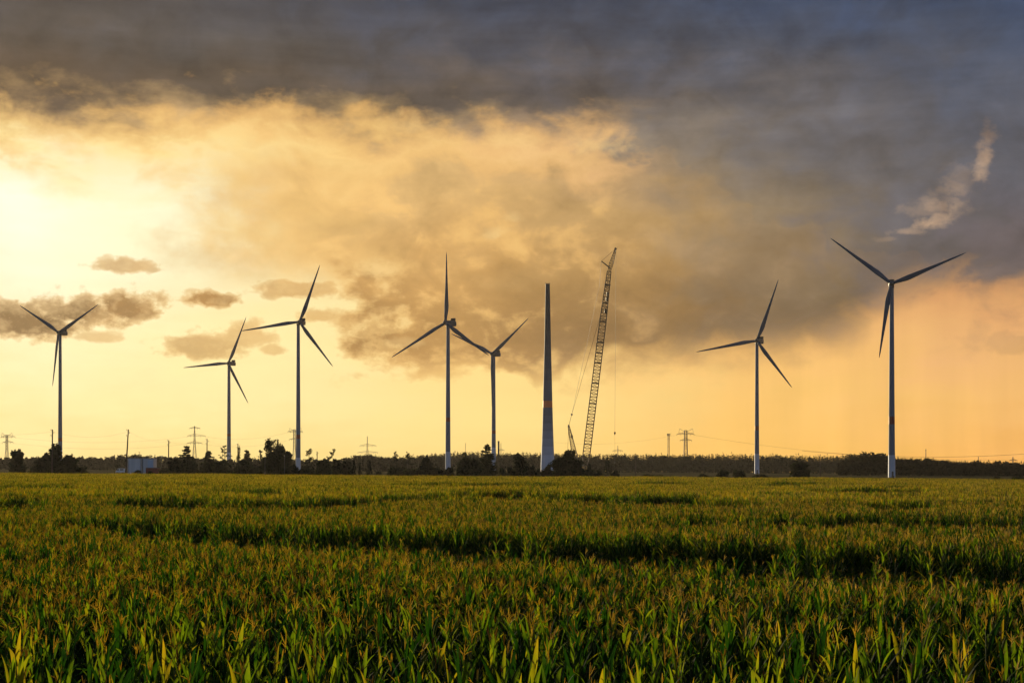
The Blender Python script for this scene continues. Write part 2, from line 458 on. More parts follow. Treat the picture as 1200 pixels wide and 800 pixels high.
# ------------------------------------------------------------------ wind turbines
def blade_mesh(root, span, axis, L, r0):
    """airfoil sections along the span, chord in the rotor plane with twist"""
    mb = MB()
    tan = axis.cross(span).normalized()
    secs = [(0.0, r0, r0, 0), (0.05, r0, r0, 0), (0.10, r0 * 1.25, r0 * .85, 16), (0.17, .033 * L, r0 * .58, 15), (0.23, .035 * L, r0 * .46, 13), (0.35, .0295 * L, r0 * .34, 9),
            (0.5, .0225 * L, r0 * .26, 5), (0.7, .0155 * L, r0 * .16, 2), (0.85, .0115 * L, r0 * .10, 0), (0.95, .0075 * L, r0 * .07, -1), (1.0, .002 * L, r0 * .03, -1)]
    n = 12; vs = []
    for (t, c, th, twd) in secs:
        tw = math.radians(twd)
        ch = tan * math.cos(tw) + axis * math.sin(tw); nn = axis * math.cos(tw) - tan * math.sin(tw)
        bend = axis * (0.025 * L * t * t)
        off = -0.35 * c * min(1, t / .15) * 0.8
        for i in range(n):
            a = 2 * math.pi * i / n
            xx = math.cos(a); yy = math.sin(a)
            k = min(1, t / .15)
            yt = yy * (1 - k * .45 * (1 - xx) * .5 - k * .1)
            vs.append(root + span * (L * t) + bend + ch * (xx * c + off) + nn * (yt * th))
    fs = []
    for k in range(len(secs) - 1):
        for i in range(n):
            j = (i + 1) % n; fs.append((k * n + i, k * n + j, k * n + n + j, k * n + n + i))
    fs.append(tuple(range(n))[::-1]); fs.append(tuple(range((len(secs) - 1) * n, len(secs) * n)))
    mb.add(vs, fs)
    return mb

def turbine(label, bx, by, hx, hy, D, yaw, tilt, ph, cone, Lpx, wpx, tpx, band, pale):
    sc = D / F
    base = Vector((X(bx, D), D, 0)); base.z = gz(base.x, D)
    root = empty('wind_turbine', base, label, 'wind turbine', 'wind turbines across the field')
    yaw = math.radians(yaw)
    axis = Vector((-math.sin(yaw) * math.cos(tilt), -math.cos(yaw) * math.cos(tilt), math.sin(tilt)))
    e = Vector((math.cos(yaw), -math.sin(yaw), 0)); u = -e.cross(axis)
    if u.z < 0: u = -u
    L = Lpx * sc
    over = L * 0.085
    hubw = W(hx, hy, D - math.cos(yaw) * over)
    hub = hubw - base
    hub.x = hubw.x - base.x; hub.y = -math.cos(yaw) * over
    topz = hub.z - L * 0.035
    rb, rt = wpx * sc / 2, tpx * sc / 2
    def rad(z): return rb + (rt - rb) * (max(0, z) / topz) ** 0.9
    zb = W(0, band[0], D).z - base.z; zt = W(0, band[1], D).z - base.z
    zp = W(0, pale, D).z - base.z
    # tower in welded rings, with flanges
    def ring(name, z0, z1, mat, extra=0.0):
        mb = MB(); prof = []
        k = max(1, int((z1 - z0) / 12))
        for i in range(k + 1):
            z = z0 + (z1 - z0) * i / k; prof.append((rad(z) + extra, z))
        mb.lathe(prof, 28, cap=False)
        return mb.build(name, mat, root, smooth=False)
    ring('tower_base', -1.0, zp, M['tower_pale'], 0.06)
    ring('tower', zp, zb, M['tower'])
    ring('marking_band', zb, zt, M['red'], 0.012)
    ring('tower', zt, topz, M['tower'])
    for o in root.children:
        for p in o.data.polygons: p.use_smooth = len(p.vertices) == 4
    # door and steps at the foot
    mb = MB(); mb.box((0, -rad(1) - .02, 2.0), (0.9, .14, 2.2), bev=.03); mb.box((0, -rad(1) - .6, .45), (1.2, 1.1, .9), bev=.03)
    mb.build('door', M['galv'], root)
    # nacelle: rounded box along the axis, behind the hub
    ah = Vector((axis.x, axis.y, 0)).normalized(); rz = math.atan2(ah.y, ah.x)
    nl, nw, nh = L * .20, L * .075, L * .078
    cpos = Vector((hub.x, hub.y, hub.z)) - ah * (nl * .5 + L * .025)
    # keep the tower under the nacelle's front third
    mb = MB()
    prof = [(-.5, .80), (-.46, .93), (-.2, 1.0), (.25, 1.0), (.46, .88), (.5, .72)]
    vs = []; n = 16
    sd = Vector((-ah.y, ah.x, 0))
    for (t, s) in prof:
        for i in range(n):
            a = 2 * math.pi * i / n
            ca, sa = math.cos(a), math.sin(a)
            q = 0.42
            xx = math.copysign(abs(ca) ** q, ca) * nw * .5 * s; zz = math.copysign(abs(sa) ** q, sa) * nh * .5 * s
            vs.append(cpos + ah * (t * nl) + sd * xx + Vector((0, 0, zz)))
    fs = [(k * n + i, k * n + (i + 1) % n, k * n + n + (i + 1) % n, k * n + n + i) for k in range(len(prof) - 1) for i in range(n)]
    fs += [tuple(range(n))[::-1], tuple(range((len(prof) - 1) * n, len(prof) * n))]
    mb.add(vs, fs)
    nac = mb.build('nacelle', M['nacelle'], root)
    mb = MB(); cc = cpos - ah * nl * .30 + Vector((0, 0, nh * .5 + nh * .24))
    mb.box(cc, (nl * .10, nw * 1.02, nh * .52), rz, bev=.08)
    for s in (-1, 1):
        mb.tube(cpos - ah * nl * .12 + sd * s * nw * .4 + Vector((0, 0, nh * .45)), cc + sd * s * nw * .4 + Vector((0, 0, nh * .2)), .08, n=6)
    mb.build('cooler', M['cooler'], nac)
    mb = MB(); w0 = cpos - ah * nl * .38 + Vector((0, 0, nh * .98)); mb.tube(w0, w0 + Vector((0, 0, nh * .35)), .05, n=6); mb.box(w0 + Vector((0, 0, nh * .35)), (.25, .25, .2), bev=.03)
    mb.build('wind_vane', M['galv'], nac)
    # yaw collar
    mb = MB(); mb.lathe([(rt * 1.12, topz - .6), (rt * 1.18, topz - .2), (rt * 1.18, topz + .5)], 24); mb.build('yaw_collar', M['nacelle'], root)
    # hub: a spinner turned about the axis
    mb = MB(); hr = L * .034; vs = []; n = 18
    hv = Vector((hub.x, hub.y, hub.z))
    prof = [(-1.1, .80), (-.6, 1.0), (.2, 1.0), (.75, .82), (1.15, .5), (1.32, .12)]
    for (t, s) in prof:
        for i in range(n):
            a = 2 * math.pi * i / n
            vs.append(hv + axis * (t * hr) + (e * math.cos(a) + u * math.sin(a)) * hr * s)
    fs = [(k * n + i, k * n + (i + 1) % n, k * n + n + (i + 1) % n, k * n + n + i) for k in range(len(prof) - 1) for i in range(n)]
    fs += [tuple(range(n))[::-1], tuple(range((len(prof) - 1) * n, len(prof) * n))]
    mb.add(vs, fs); mb.build('hub', M['nacelle'], root, smooth=True)
    for k in range(3):
        th = math.radians(ph + 120 * k)
        B = (e * math.sin(th) + u * math.cos(th)) * math.cos(cone) + axis * math.sin(cone)
        r0 = L * 0.021
        bm = blade_mesh(hv + B * hr * .55, B.normalized(), axis, L - hr * .55, r0)
        bm.build('blade', M['blade'], root, smooth=True)
    return root

turbine('dark wind turbine behind the bushes beside the lone wooden pole at the far left', 70.5, 548, 68.5, 389.5, 1040, 20, .08, 61.5, .03, 64.0, 5.2, 3.2, (517, 513), 527)
turbine('small far wind turbine rising from the spiky trees, its hub the lowest of all', 268.3, 548, 267.5, 425.5, 1350, 22, .08, 25.5, .07, 58.7, 5.0, 3.2, (511, 508), 530)
turbine('wind turbine with a blade tip reaching left across the smaller turbine beside it', 349.5, 548, 351, 377, 985, 10, .08, 21, .07, 70, 5.8, 3.6, (514, 509), 536)
turbine('wind turbine with one blade pointing straight up and another crossing its right neighbour', 525, 548, 522, 378, 995, 34, .08, 1.5, .07, 82, 6.2, 4.0, (494, 489), 529)
turbine('low wind turbine partly crossed by a blade of the turbine with an upright blade', 578.5, 548, 576.5, 414.5, 1260, 36, .08, 54, .03, 65.3, 5.4, 3.8, (508, 504), 524)
turbine('wind turbine standing before the forest to the right of the crane', 887, 553, 887, 399, 1080, 30, .08, 21, .07, 74, 5.6, 3.6, (504, 499), 531.5)
turbine('largest wind turbine, at the far right, whose pale foot shows above the maize', 1045, 560, 1044.5, 332.3, 731, 15, .08, 68.7, .03, 88.8, 8.0, 4.6, (497, 488), 533)

# the unfinished tower beside the crane
def bare_tower():
    D = 1050; sc = D / F
    b = Vector((X(641.8, D), D, 0)); b.z = gz(b.x, D)
    root = empty('unfinished_turbine_tower', b, 'thick bare turbine tower without rotor, orange ring round it, next to the crane', 'tower')
    top = W(0, 333, D).z - b.z
    tab = [(548, 16.4), (535, 15.4), (520, 14.0), (500, 12.6), (470, 11.0), (430, 9.2), (390, 7.2), (350, 5.8), (333, 5.0)]
    def rad(z):
        py = YE - (z + b.z - HC) / D * F
        return interp(sorted(tab), py)[0] * sc / 2
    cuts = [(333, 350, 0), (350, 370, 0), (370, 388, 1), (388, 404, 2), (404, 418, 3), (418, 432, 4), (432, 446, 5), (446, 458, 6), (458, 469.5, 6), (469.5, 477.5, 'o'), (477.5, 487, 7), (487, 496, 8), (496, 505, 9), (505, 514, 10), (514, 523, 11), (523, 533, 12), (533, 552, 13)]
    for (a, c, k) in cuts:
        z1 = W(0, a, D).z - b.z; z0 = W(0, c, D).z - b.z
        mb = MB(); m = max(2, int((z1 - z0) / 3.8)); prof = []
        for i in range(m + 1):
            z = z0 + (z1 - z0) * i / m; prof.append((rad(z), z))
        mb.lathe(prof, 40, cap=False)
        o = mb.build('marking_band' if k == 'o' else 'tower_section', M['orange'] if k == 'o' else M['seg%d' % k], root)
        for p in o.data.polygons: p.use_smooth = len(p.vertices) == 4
    mb = MB(); mb.lathe([(rad(top) + .25, top - .2), (rad(top) + .25, top + .25)], 24)
    for i in range(12):
        a = i * math.pi / 6; r = rad(top) + .15
        mb.tube((r * math.cos(a), r * math.sin(a), top + .2), (r * math.cos(a), r * math.sin(a), top + 1.3), .05, n=5)
    mb.build('top_platform', M['galv'], root)
    mb = MB(); mb.box((0, -rad(2) - .03, 2.3), (1.5, .3, 2.6), bev=.04); mb.build('door', M['galv'], root)
bare_tower()

# ------------------------------------------------------------------ crane
def lattice(mb, a, b, wa, wb, bays, rc, rd, e1, e2):
    """four chords with diagonal lacing between a and b; e1, e2 give the section's directions"""
    a = Vector(a); b = Vector(b)
    def cs(t):
        c = a.lerp(b, t); w = (wa + (wb - wa) * t) / 2
        return [c + e1 * w * s + e2 * w * q for s, q in ((-1, -1), (1, -1), (1, 1), (-1, 1))]
    A, B = cs(0), cs(1)
    for p, q in zip(A, B): mb.tube(p, q, rc, n=5)
    prev = A
    for k in range(1, bays + 1):
        cur = cs(k / bays)
        for i in range(4):
            j = (i + 1) % 4
            mb.tube(prev[i], cur[j], rd, n=4, cap=False) if k % 2 else mb.tube(prev[j], cur[i], rd, n=4, cap=False)
            mb.tube(cur[i], cur[j], rd, n=4, cap=False)
        prev = cur

def crane():
    D = 1085; sc = D / F
    foot = W(688, 548, D); foot.z = gz(foot.x, D)
    root = empty('crawler_crane', foot, 'tall leaning lattice-boom crane with rigging beside the unfinished tower', 'crane')
    def L(px, py, dd=0): return W(px, py, D + dd) - foot
    yv = Vector((0, 1, 0))
    a, k, t = L(685.3, 548), L(713.8, 318), L(721.4, 291.5)
    d = (k - a).normalized(); e1 = d.cross(yv).normalized()
    mb = MB()
    lattice(mb, a, a.lerp(k, .05), 2.2, 5.0, 2, .26, .15, e1, yv)
    lattice(mb, a.lerp(k, .05), a.lerp(k, .74), 5.4, 4.9, 40, .26, .13, e1, yv)
    lattice(mb, a.lerp(k, .74), k, 4.9, 2.9, 16, .26, .16, e1, yv)
    boom = mb.build('boom', M['steel'], root)
    mb = MB()
    for f in (.12, .222, .328, .432, .535, .585, .64, .745, .84, .93):
        c = a.lerp(k, f); w = 5.3 if f < .74 else 4.4
        for s in (-1, 1): mb.tube(c - e1 * w * .52 + yv * s * w * .48, c + e1 * w * .52 + yv * s * w * .48, .34, n=6)
        for s in (-1, 1): mb.tube(c - yv * w * .52 + e1 * s * w * .48, c + yv * w * .52 + e1 * s * w * .48, .30, n=6)
    mb.build('boom_joint', M['steel'], boom)
    mb = MB()
    for f in (.80, .86, .885): 
        c = a.lerp(k, f) - e1 * 1.0
        mb.box(c, (1.6, 2.0, 3.2), bev=.1)
    mb.build('winch', M['steel'], boom)
    dj = (t - k).normalized(); ej = dj.cross(yv).normalized()
    mb = MB(); lattice(mb, k, k.lerp(t, .35), 2.0, 2.9, 3, .2, .12, ej, yv); lattice(mb, k.lerp(t, .35), k.lerp(t, .8), 2.9, 1.5, 4, .2, .12, ej, yv)
    lattice(mb, k.lerp(t, .8), t, 1.5, .8, 2, .26, .16, ej, yv); mb.tube(t - Vector((.2, .6, 0)), t + Vector((.2, .6, 0)), .85, n=14)
    mb.build('jib', M['steel'], root)
    s0, s1 = L(715.5, 314.5), L(704.8, 306)
    mb = MB()
    for q in (-1, 1): mb.tube(s0 + yv * q, s1 + yv * q * .5, .42, .34, n=6)
    for i in range(1, 5):
        c = s0.lerp(s1, i / 5); mb.tube(c - yv, c + yv, .16, n=5)
    mb.build('strut', M['steel'], root)
    # derrick mast behind the boom
    m0, m1 = L(676.5, 548), L(666.4, 499)
    e3 = (m1 - m0).normalized().cross(yv).normalized()
    mb = MB(); lattice(mb, m0, m0.lerp(m1, .35), 3.0, 3.6, 6, .24, .14, e3, yv); lattice(mb, m0.lerp(m1, .35), m0.lerp(m1, .8), 3.6, 2.0, 8, .24, .14, e3, yv)
    lattice(mb, m0.lerp(m1, .8), m1, 2.0, .9, 3, .28, .18, e3, yv); mb.box(m0.lerp(m1, .74) - e3 * .8, (1.6, 1.6, 2.4), bev=.1); mb.box(m1, (1.2, 1.2, 2.0), bev=.1)
    mb.build('mast', M['steel'], root)
    # rigging
    blk = L(670, 485.5)
    mb = MB()
    for q in (-.5, .5):
        mb.tube(m1 + yv * q, blk + yv * q, .13, n=5); mb.tube(blk + yv * q, L(706.5, 360) + yv * q, .085, n=5)
        mb.tube(L(706.5, 360) + yv * q, k + yv * q, .085, n=5)
        mb.tube(s1 + yv * q, t + yv * q, .07, n=5)
        mb.tube(s1 + yv * q, L(702.4, 335) + yv * q, .08, n=5); mb.tube(L(702.4, 335) + yv * q, blk + yv * q * .5, .075, n=5)
        mb.tube(L(664.6, 545) + yv * q, m1 + yv * q, .09, n=5)
    mb.build('pendant_rope', M['rope'], root)
    mb = MB(); mb.tube(blk - Vector((0, .7, 0)), blk + Vector((0, .7, 0)), .75, n=12); mb.box(blk, (1.0, 1.0, 1.6), bev=.1); mb.build('pulley_block', M['steel'], root)
    hk = L(720.5, 507)
    mb = MB()
    for q in (-.25, .25): mb.tube(t + Vector((.3, q, -.5)), hk + Vector((0, q, .8)), .065, n=5)
    mb.build('hoist_rope', M['rope'], root)
    mb = MB(); mb.box(hk, (1.3, 1.3, 1.5), bev=.3); mb.tube(hk - Vector((0, 0, .7)), hk - Vector((0, 0, 1.6)), .45, .2, n=10)
    hkb = mb.build('hook_block', M['dark'], root)
    mb = MB(); mb.tube(hk - Vector((0, 0, 1.6)), L(720.5, 541), .05, n=5); mb.tube(L(720.5, 540.5), L(720.5, 543), .5, .15, n=8)
    mb.build('sling', M['rope'], hkb)
    # undercarriage, mostly behind the bushes
    for s in (-1, 1):
        mb = MB(); n = 20; vs = []
        for yy in (-.8, .8):
            for i in range(n):
                an = 2 * math.pi * i / n; xx = math.copysign(abs(math.cos(an)) ** .5, math.cos(an)) * 5.5; zz = math.sin(an) * .9 + .95
                vs.append((xx - 3.5, yy + s * 3.6, zz))
        mb.add(vs, [(i, (i + 1) % n, n + (i + 1) % n, n + i) for i in range(n)] + [tuple(range(n))[::-1], tuple(range(n, 2 * n))])
        mb.build('track', M['dark'], root)
    mb = MB(); mb.box((-3.5, 0, 2.0), (5, 5.2, .8), bev=.1); mb.box((-5.5, 0, 3.6), (10, 3.0, 2.2), bev=.2); mb.build('upper_works', M['yellow'], root)
    mb = MB(); mb.box((-1.4, -2.4, 3.7), (2.4, 1.5, 2.4), bev=.15); cb = mb.build('cab', M['yellow'], root)
    mb = MB(); mb.box((-.4, -2.4, 4.0), (.45, 1.2, 1.3), bev=.05); mb.box((-1.4, -3.16, 4.0), (1.6, .05, 1.1)); mb.build('window', M['glass'], cb)
    mb = MB()
    for i in range(4): mb.box((-10.3, 0, 2.7 + i * .62), (2.2, 5.0, .58), bev=.08)
    mb.build('counterweight', M['dark'], root)
crane()

# ------------------------------------------------------------------ pylons, masts, poles, wires
def pylon(label, px, top, D, halfbase, halftop, arms, horns=None, name='power_pylon', rc=.2, rd=.11, cat='pylon', group='electricity pylons behind the trees'):
    sc = D / F
    b = Vector((X(px, D), D, 0)); b.z = gz(b.x, D)
    root = empty(name, b, label, cat, group)
    h = W(0, top, D).z - b.z
    ex, ey = Vector((1, 0, 0)), Vector((0, 1, 0))
    mb = MB(); o = Vector((0, 0, 0))
    zt = Vector((0, 0, h)); kn = Vector((0, 0, h * .55))
    lattice(mb, o, kn, halfbase * 2, halftop * 2, 7, rc, rd, ex, ey)
    lattice(mb, kn, zt, halftop * 2, halftop * (1.6 if horns else .5), 10, rc * .9, rd, ex, ey)
    mb.build('lattice_body', M['galv'], root)
    for (yy, l, r) in arms:
        z = W(0, yy, D).z - b.z
        for s, ln in ((-1, (px - l) * sc), (1, (r - px) * sc)):
            mb = MB(); tip = Vector((s * ln, 0, z))
            for q in (-1, 1):
                mb.tube((0, q * halftop * .8, z), tip, .16, n=5); mb.tube((0, q * halftop * .8, z + min(2.2, ln * .28)), tip, .13, n=5)
            for i in range(1, 5):
                t = i / 5; mb.tube((tip.x * t, 0, z), (tip.x * (t - .12), 0, z + min(2.2, ln * .28) * (1 - t + .1)), .09, n=4)
            am = mb.build('crossarm', M['galv'], root)
            mb = MB()
            for t in (.55, .97):
                mb.lathe([(.05, 0), (.17, -.3), (.08, -.5), (.17, -.8), (.08, -1.0), (.17, -1.3), (.05, -1.6)], 8, (tip.x * t, 0, z))
            mb.build('insulator', M['glassins'], am)
    if horns:
        (yb, yt, l, r) = horns
        for xx in (l, r):
            mb = MB(); s = 1 if xx > px else -1
            z0 = W(0, yb, D).z - b.z; z1 = W(0, yt, D).z - b.z; xe = (xx - px) * sc
            mb.tube((s * halftop * .5, 0, z0), (xe, 0, z1), .16, n=5); mb.tube((xe * 1.15, 0, z0 - 1), (xe, 0, z1), .13, n=5); mb.tube((s * halftop * .5, 0, z0 - 1.5), (xe * 1.15, 0, z0 - 1), .12, n=5)
            mb.build('earth_wire_peak', M['galv'], root)
    return root
pylon('broad steel pylon at the left edge of the picture, two crossarms with raised horns', 8, 510, 1560, 2.6, 1.1, [(511.5, 1, 18), (518, 3, 15.5)], (511, 507, 2.5, 14))
pylon('tall steel pylon with three crossarms above the spiky trees', 228, 499, 1600, 2.9, 1.0, [(501.5, 222, 234.5), (510.5, 219.5, 241), (519, 219, 237)], rc=.17)
pylon('steel pylon half hidden behind the tower whose blade crosses the smaller turbine', 345, 503, 1600, 2.4, 1.2, [(505.5, 337, 355), (514.5, 339, 352)], (505, 501.5, 339.5, 353), rc=.19)
pylon('thin faint pylon with wide low arms over the rounded wood', 430.5, 511, 1720, 2.0, .8, [(522, 421.5, 441), (530, 419, 443)], rc=.14, rd=.08)
pylon('dense two-legged pylon with horned top, right of the crane', 803.5, 504, 1500, 2.0, 1.7, [(508.5, 793, 813.5), (515.5, 797, 810.5)], (506, 502, 796.5, 811.5), rc=.32, rd=.14)
pylon('small distant pylon tip just right of the crane hook', 724, 522, 1760, 1.8, .7, [(528, 718, 730)], rc=.13, rd=.07)
pylon('small distant pylon at the right edge over the low wood', 1187, 535, 1350, 1.6, .7, [(539, 1183, 1192)], rc=.13, rd=.07)
pylon('tiny pylon tip right behind the dark chimney', 587, 519, 1760, 1.8, .7, [(527, 584, 591)], rc=.12, rd=.06)

def antenna(label, px, top, D, w, dense=True):
    b = Vector((X(px, D), D, 0)); b.z = gz(b.x, D)
    root = empty('radio_mast', b, label, 'mast')
    h = W(0, top, D).z - b.z
    mb = MB(); lattice(mb, (0, 0, 0), (0, 0, h), w * 1.4, w, max(8, int(h / 2.2)), .15 if dense else .06, .10 if dense else .04, Vector((1, 0, 0)), Vector((0, 1, 0)))
    mb.build('lattice_body', M['galv'], root)
    if dense:
        mb = MB(); mb.tube((0, 0, h - 2.2), (0, 0, h - 2.0), w * 1.3, n=14); mb.tube((0, 0, h - 6), (0, 0, h - 5.8), w * 1.2, n=14); mb.build('platform', M['galv'], root)
        for i in range(3):
            a = i * 2.1 + .3; mb = MB(); mb.box((math.cos(a) * w * 1.05, math.sin(a) * w * 1.05, h - 1.0), (.5, .4, 2.4), a, bev=.05); mb.build('aerial', M['galv'], root)
antenna('lattice radio mast with a dark aerial head left of the horned pylon', 783.5, 508, 1480, 1.5)
antenna('thin needle mast over the wood right of the largest turbine', 1085, 526, 1000, .35, False)
antenna('thin needle mast on the skyline right of the turbine with an upright blade', 545.5, 519, 1450, .5, False)
antenna('thin short needle mast above the low wood toward the right edge', 1146.5, 535, 1000, .3, False)

def chimney():
    D = 1300; b = Vector((X(584.3, D), D, 0)); b.z = gz(b.x, D)
    root = empty('chimney', b, 'dark round chimney on the skyline close to the low turbine tower', 'chimney')
    h = W(0, 516.5, D).z - b.z; r = .78
    mb = MB(); mb.lathe([(r * 1.25, -1), (r * 1.05, h * .5), (r, h - .6)], 20); mb.build('stack', M['dark'], root, smooth=True)
    mb = MB(); mb.lathe([(r * 1.15, h - .6), (r * 1.15, h)], 20); mb.build('cap', M['galv'], root)
chimney()

def pole(label, bx, tx, top, D, r=.17, arm=True):
    b = Vector((X(bx, D), D, 0)); b.z = gz(b.x, D)
    root = empty('utility_pole', b, label, 'utility pole', 'wooden poles along the field edge')
    t = W(tx, top, D) - b
    mb = MB(); n = 12; prev = Vector((0, 0, -1)); rp_ = r * 1.25
    for k in range(1, 7):
        q = Vector((0, 0, -1)).lerp(t, k / 6) + Vector((.02 * math.sin(k * 2.1), 0, 0)); rr = r * (1.25 - .45 * k / 6)
        mb.tube(prev, q, rp_, rr, n=n, cap=(k == 6)); prev, rp_ = q, rr
    mb.build('shaft', M['wood'], root, smooth=True)
    if arm:
        for i, s in enumerate((-1, 1, -1)):
            z = t * (1 - .025 - .055 * i)
            mb = MB(); mb.tube(z, z + Vector((s * .42, 0, .02)), .035, n=6); mb.tube(z + Vector((s * .42, 0, 0)), z + Vector((s * .42, 0, .3)), .03, n=6)
            br = mb.build('bracket', M['galv'], root)
            mb = MB(); mb.lathe([(.03, 0), (.12, .06), (.07, .14), (.11, .2), (.05, .3)], 10, z + Vector((s * .42, 0, .14))); mb.build('insulator', M['glassins'], br)
    return b + t
P1 = pole('upright wooden pole rising through the leftmost clump of bushes', 61, 61.5, 503, 403, .20)
P2 = pole('leaning wooden pole in front of the pale grey halls', 146.5, 150.5, 503, 405, .20)
P3 = pole('wooden pole between the pale halls and the spiky trees', 197, 197.8, 515.5, 470, .19)
P4 = pole('wooden pole among the spiky trees, right of the pylon with three crossarms', 242, 242.8, 514, 520, .19)
P5 = pole('wooden pole top just right of the smallest turbine', 278.6, 278.8, 519.5, 560, .2)
P6 = pole('short wooden pole between two sparse pines right of the hidden pylon', 371.5, 371.7, 529, 600, .2)
P7 = pole('bare thin pole standing alone before the forest right of the crane', 744.8, 745, 531, 430, .12, False)
P8 = pole('bare thin pole before the forest left of the largest turbine', 961, 961.2, 532, 415, .11, False)

def post(label, px, top, D, lamp=False):
    b = Vector((X(px, D), D, 0)); b.z = gz(b.x, D); h = W(0, top, D).z - b.z
    root = empty('marker_post' if not lamp else 'street_lamp', b, label, 'post' if not lamp else 'street lamp')
    mb = MB(); mb.tube((0, 0, -.3), (0, 0, h), .06, .045, n=8); mb.build('shaft', M['galv'], root)
    if lamp:
        mb = MB(); mb.box((.2, 0, h + .05), (.8, .3, .18), bev=.05); hd = mb.build('lamp_head', M['white'], root)
        mb = MB(); mb.box((.25, 0, h - .05), (.5, .22, .03)); mb.build('lens', M['lampglass'], hd)
    else:
        mb = MB(); mb.lathe([(.07, h), (.07, h + .1), (.02, h + .14)], 8); mb.build('cap', M['white'], root)
post('thin pale street lamp beside the pale grey halls', 189, 534.5, 452, True)
post('thin pale post before the tallest dense tree, on its left side', 310.5, 535, 404)
post('thin pale post before the tallest dense tree, on its right side', 333.5, 534, 404)

def wire(label, pts_, r, group):
    mb = MB()
    for (a, b, sag) in pts_:
        q = [a.lerp(b, i / 24) - Vector((0, 0, sag * 4 * (i / 24) * (1 - i / 24))) for i in range(25)]
        mb.path(q, r, 5)
    o = mb.build('overhead_wire', M['rope'])
    return tag(o, label, 'wire', group)
G1 = 'wires slung between the left pylons'
def span_wire(label, a, b, sag, r, group): wire(label, [(W(*a), W(*b), sag)], r, group)
span_wire('upper wire running off the left edge from the leftmost pylon', (-160, 508, 1560), (1.5, 512.5, 1560), 3, .05, G1)
span_wire('upper wire between the leftmost pylon and the pylon with three crossarms', (18, 512.5, 1560), (219.5, 511.5, 1600), 6, .05, G1)
span_wire('upper wire between the pylon with three crossarms and the half hidden pylon', (240.5, 511.5, 1600), (337, 506.5, 1600), 5, .05, G1)
span_wire('lower wire running off the left edge from the leftmost pylon', (-160, 515, 1560), (3, 519, 1560), 3, .05, G1)
span_wire('lower wire between the leftmost pylon and the pylon with three crossarms', (15.5, 519, 1560), (219, 520, 1600), 6, .05, G1)
span_wire('lower wire between the pylon with three crossarms and the half hidden pylon', (237, 520, 1600), (339, 515.5, 1600), 5, .05, G1)
wire('wire strung from the top of one wooden pole to the next along the field edge', [(W(-60, 503, 405), P1 - Vector((0, 0, .6)), 1.2), (P1 - Vector((0, 0, .6)), P2 - Vector((0, 0, .6)), 1.6), (P2 - Vector((0, 0, .6)), P3 - Vector((0, 0, .6)), 1.0), (P3 - Vector((0, 0, .6)), P4 - Vector((0, 0, .6)), .9), (P4 - Vector((0, 0, .6)), P5 - Vector((0, 0, .6)), .8)], .013, 'pole wires')
span_wire('thin wire dipping from the horned pylon toward the forest edge', (813.5, 509.5, 1500), (1187, 539, 1350), 7, .065, 'wires right of the crane')
span_wire('dark cable sagging over the low wood right of the largest turbine', (940, 528, 760), (1240, 528.5, 760), 3.2, .07, 'wires right of the crane')
span_wire('faint wire from the crane side to the horned pylon', (640, 517, 1700), (793, 509.5, 1500), 6, .045, 'wires right of the crane')

# ------------------------------------------------------------------ halls, trailer, van
def hall(label, x0, x1, top, D, panel=None):
    a, c = X(x0, D), X(x1, D); g = gz((a + c) / 2, D); h = W(0, top, D).z - g; w = c - a; dp = 4.0
    root = empty('metal_hall', ((a + c) / 2, D, g), label, 'hall', 'pale halls behind the field')
    mb = MB(); mb.box((0, dp / 2, h / 2 - .2), (w, dp, h + .4)); mb.build('wall', M['hall'], root)
    mb = MB(); mb.box((0, dp / 2, h + .12), (w + .3, dp + .3, .2), bev=.04); mb.build('roof', M['roof'], root)
    mb = MB(); mb.tube((-w / 2 + .2, -.1, 0), (-w / 2 + .2, -.1, h), .07, n=8); mb.build('downpipe', M['galv'], root)
    if panel:
        mb = MB(); pw = w * .45; mb.box((w / 2 - pw / 2 - .2, -.05, h * .56), (pw, .1, h * .72), bev=.02); mb.build('door', M['hallblue'], root)
    else:
        mb = MB(); mb.box((w * .1, -.05, 1.6), (w * .4, .1, 3.2), bev=.02); mb.build('door', M['hall'], root)
hall('pale grey metal hall right behind the leaning pole', 149.5, 164, 537.3, 445)
hall('pale grey metal hall with a light blue door panel, right of its neighbour', 166.5, 180, 537.3, 447, True)

def trailer():
    D = 440; a, c = X(172, D), X(187, D); g = gz(a, D); w = c - a
    root = empty('red_trailer', ((a + c) / 2, D, g), 'low dull red trailer parked in front of the pale grey halls', 'trailer')
    mb = MB(); mb.box((0, 0, 2.35), (w, 2.4, 2.2), bev=.06); mb.build('body', M['redclad'], root)
    mb = MB(); mb.box((0, 0, 3.52), (w + .05, 2.45, .12), bev=.03); mb.build('roof', M['roof'], root)
    for s in (-1, 1):
        for q in (-1, 1):
            mb = MB(); mb.tube((s * w * .3, q * 1.1 - .12, .5), (s * w * .3, q * 1.1 + .12, .5), .5, n=18); mb.build('wheel', M['dark'], root)
    mb = MB(); mb.box((0, 0, 1.1), (w * .95, 1.8, .25)); mb.build('chassis', M['galv'], root)
trailer()

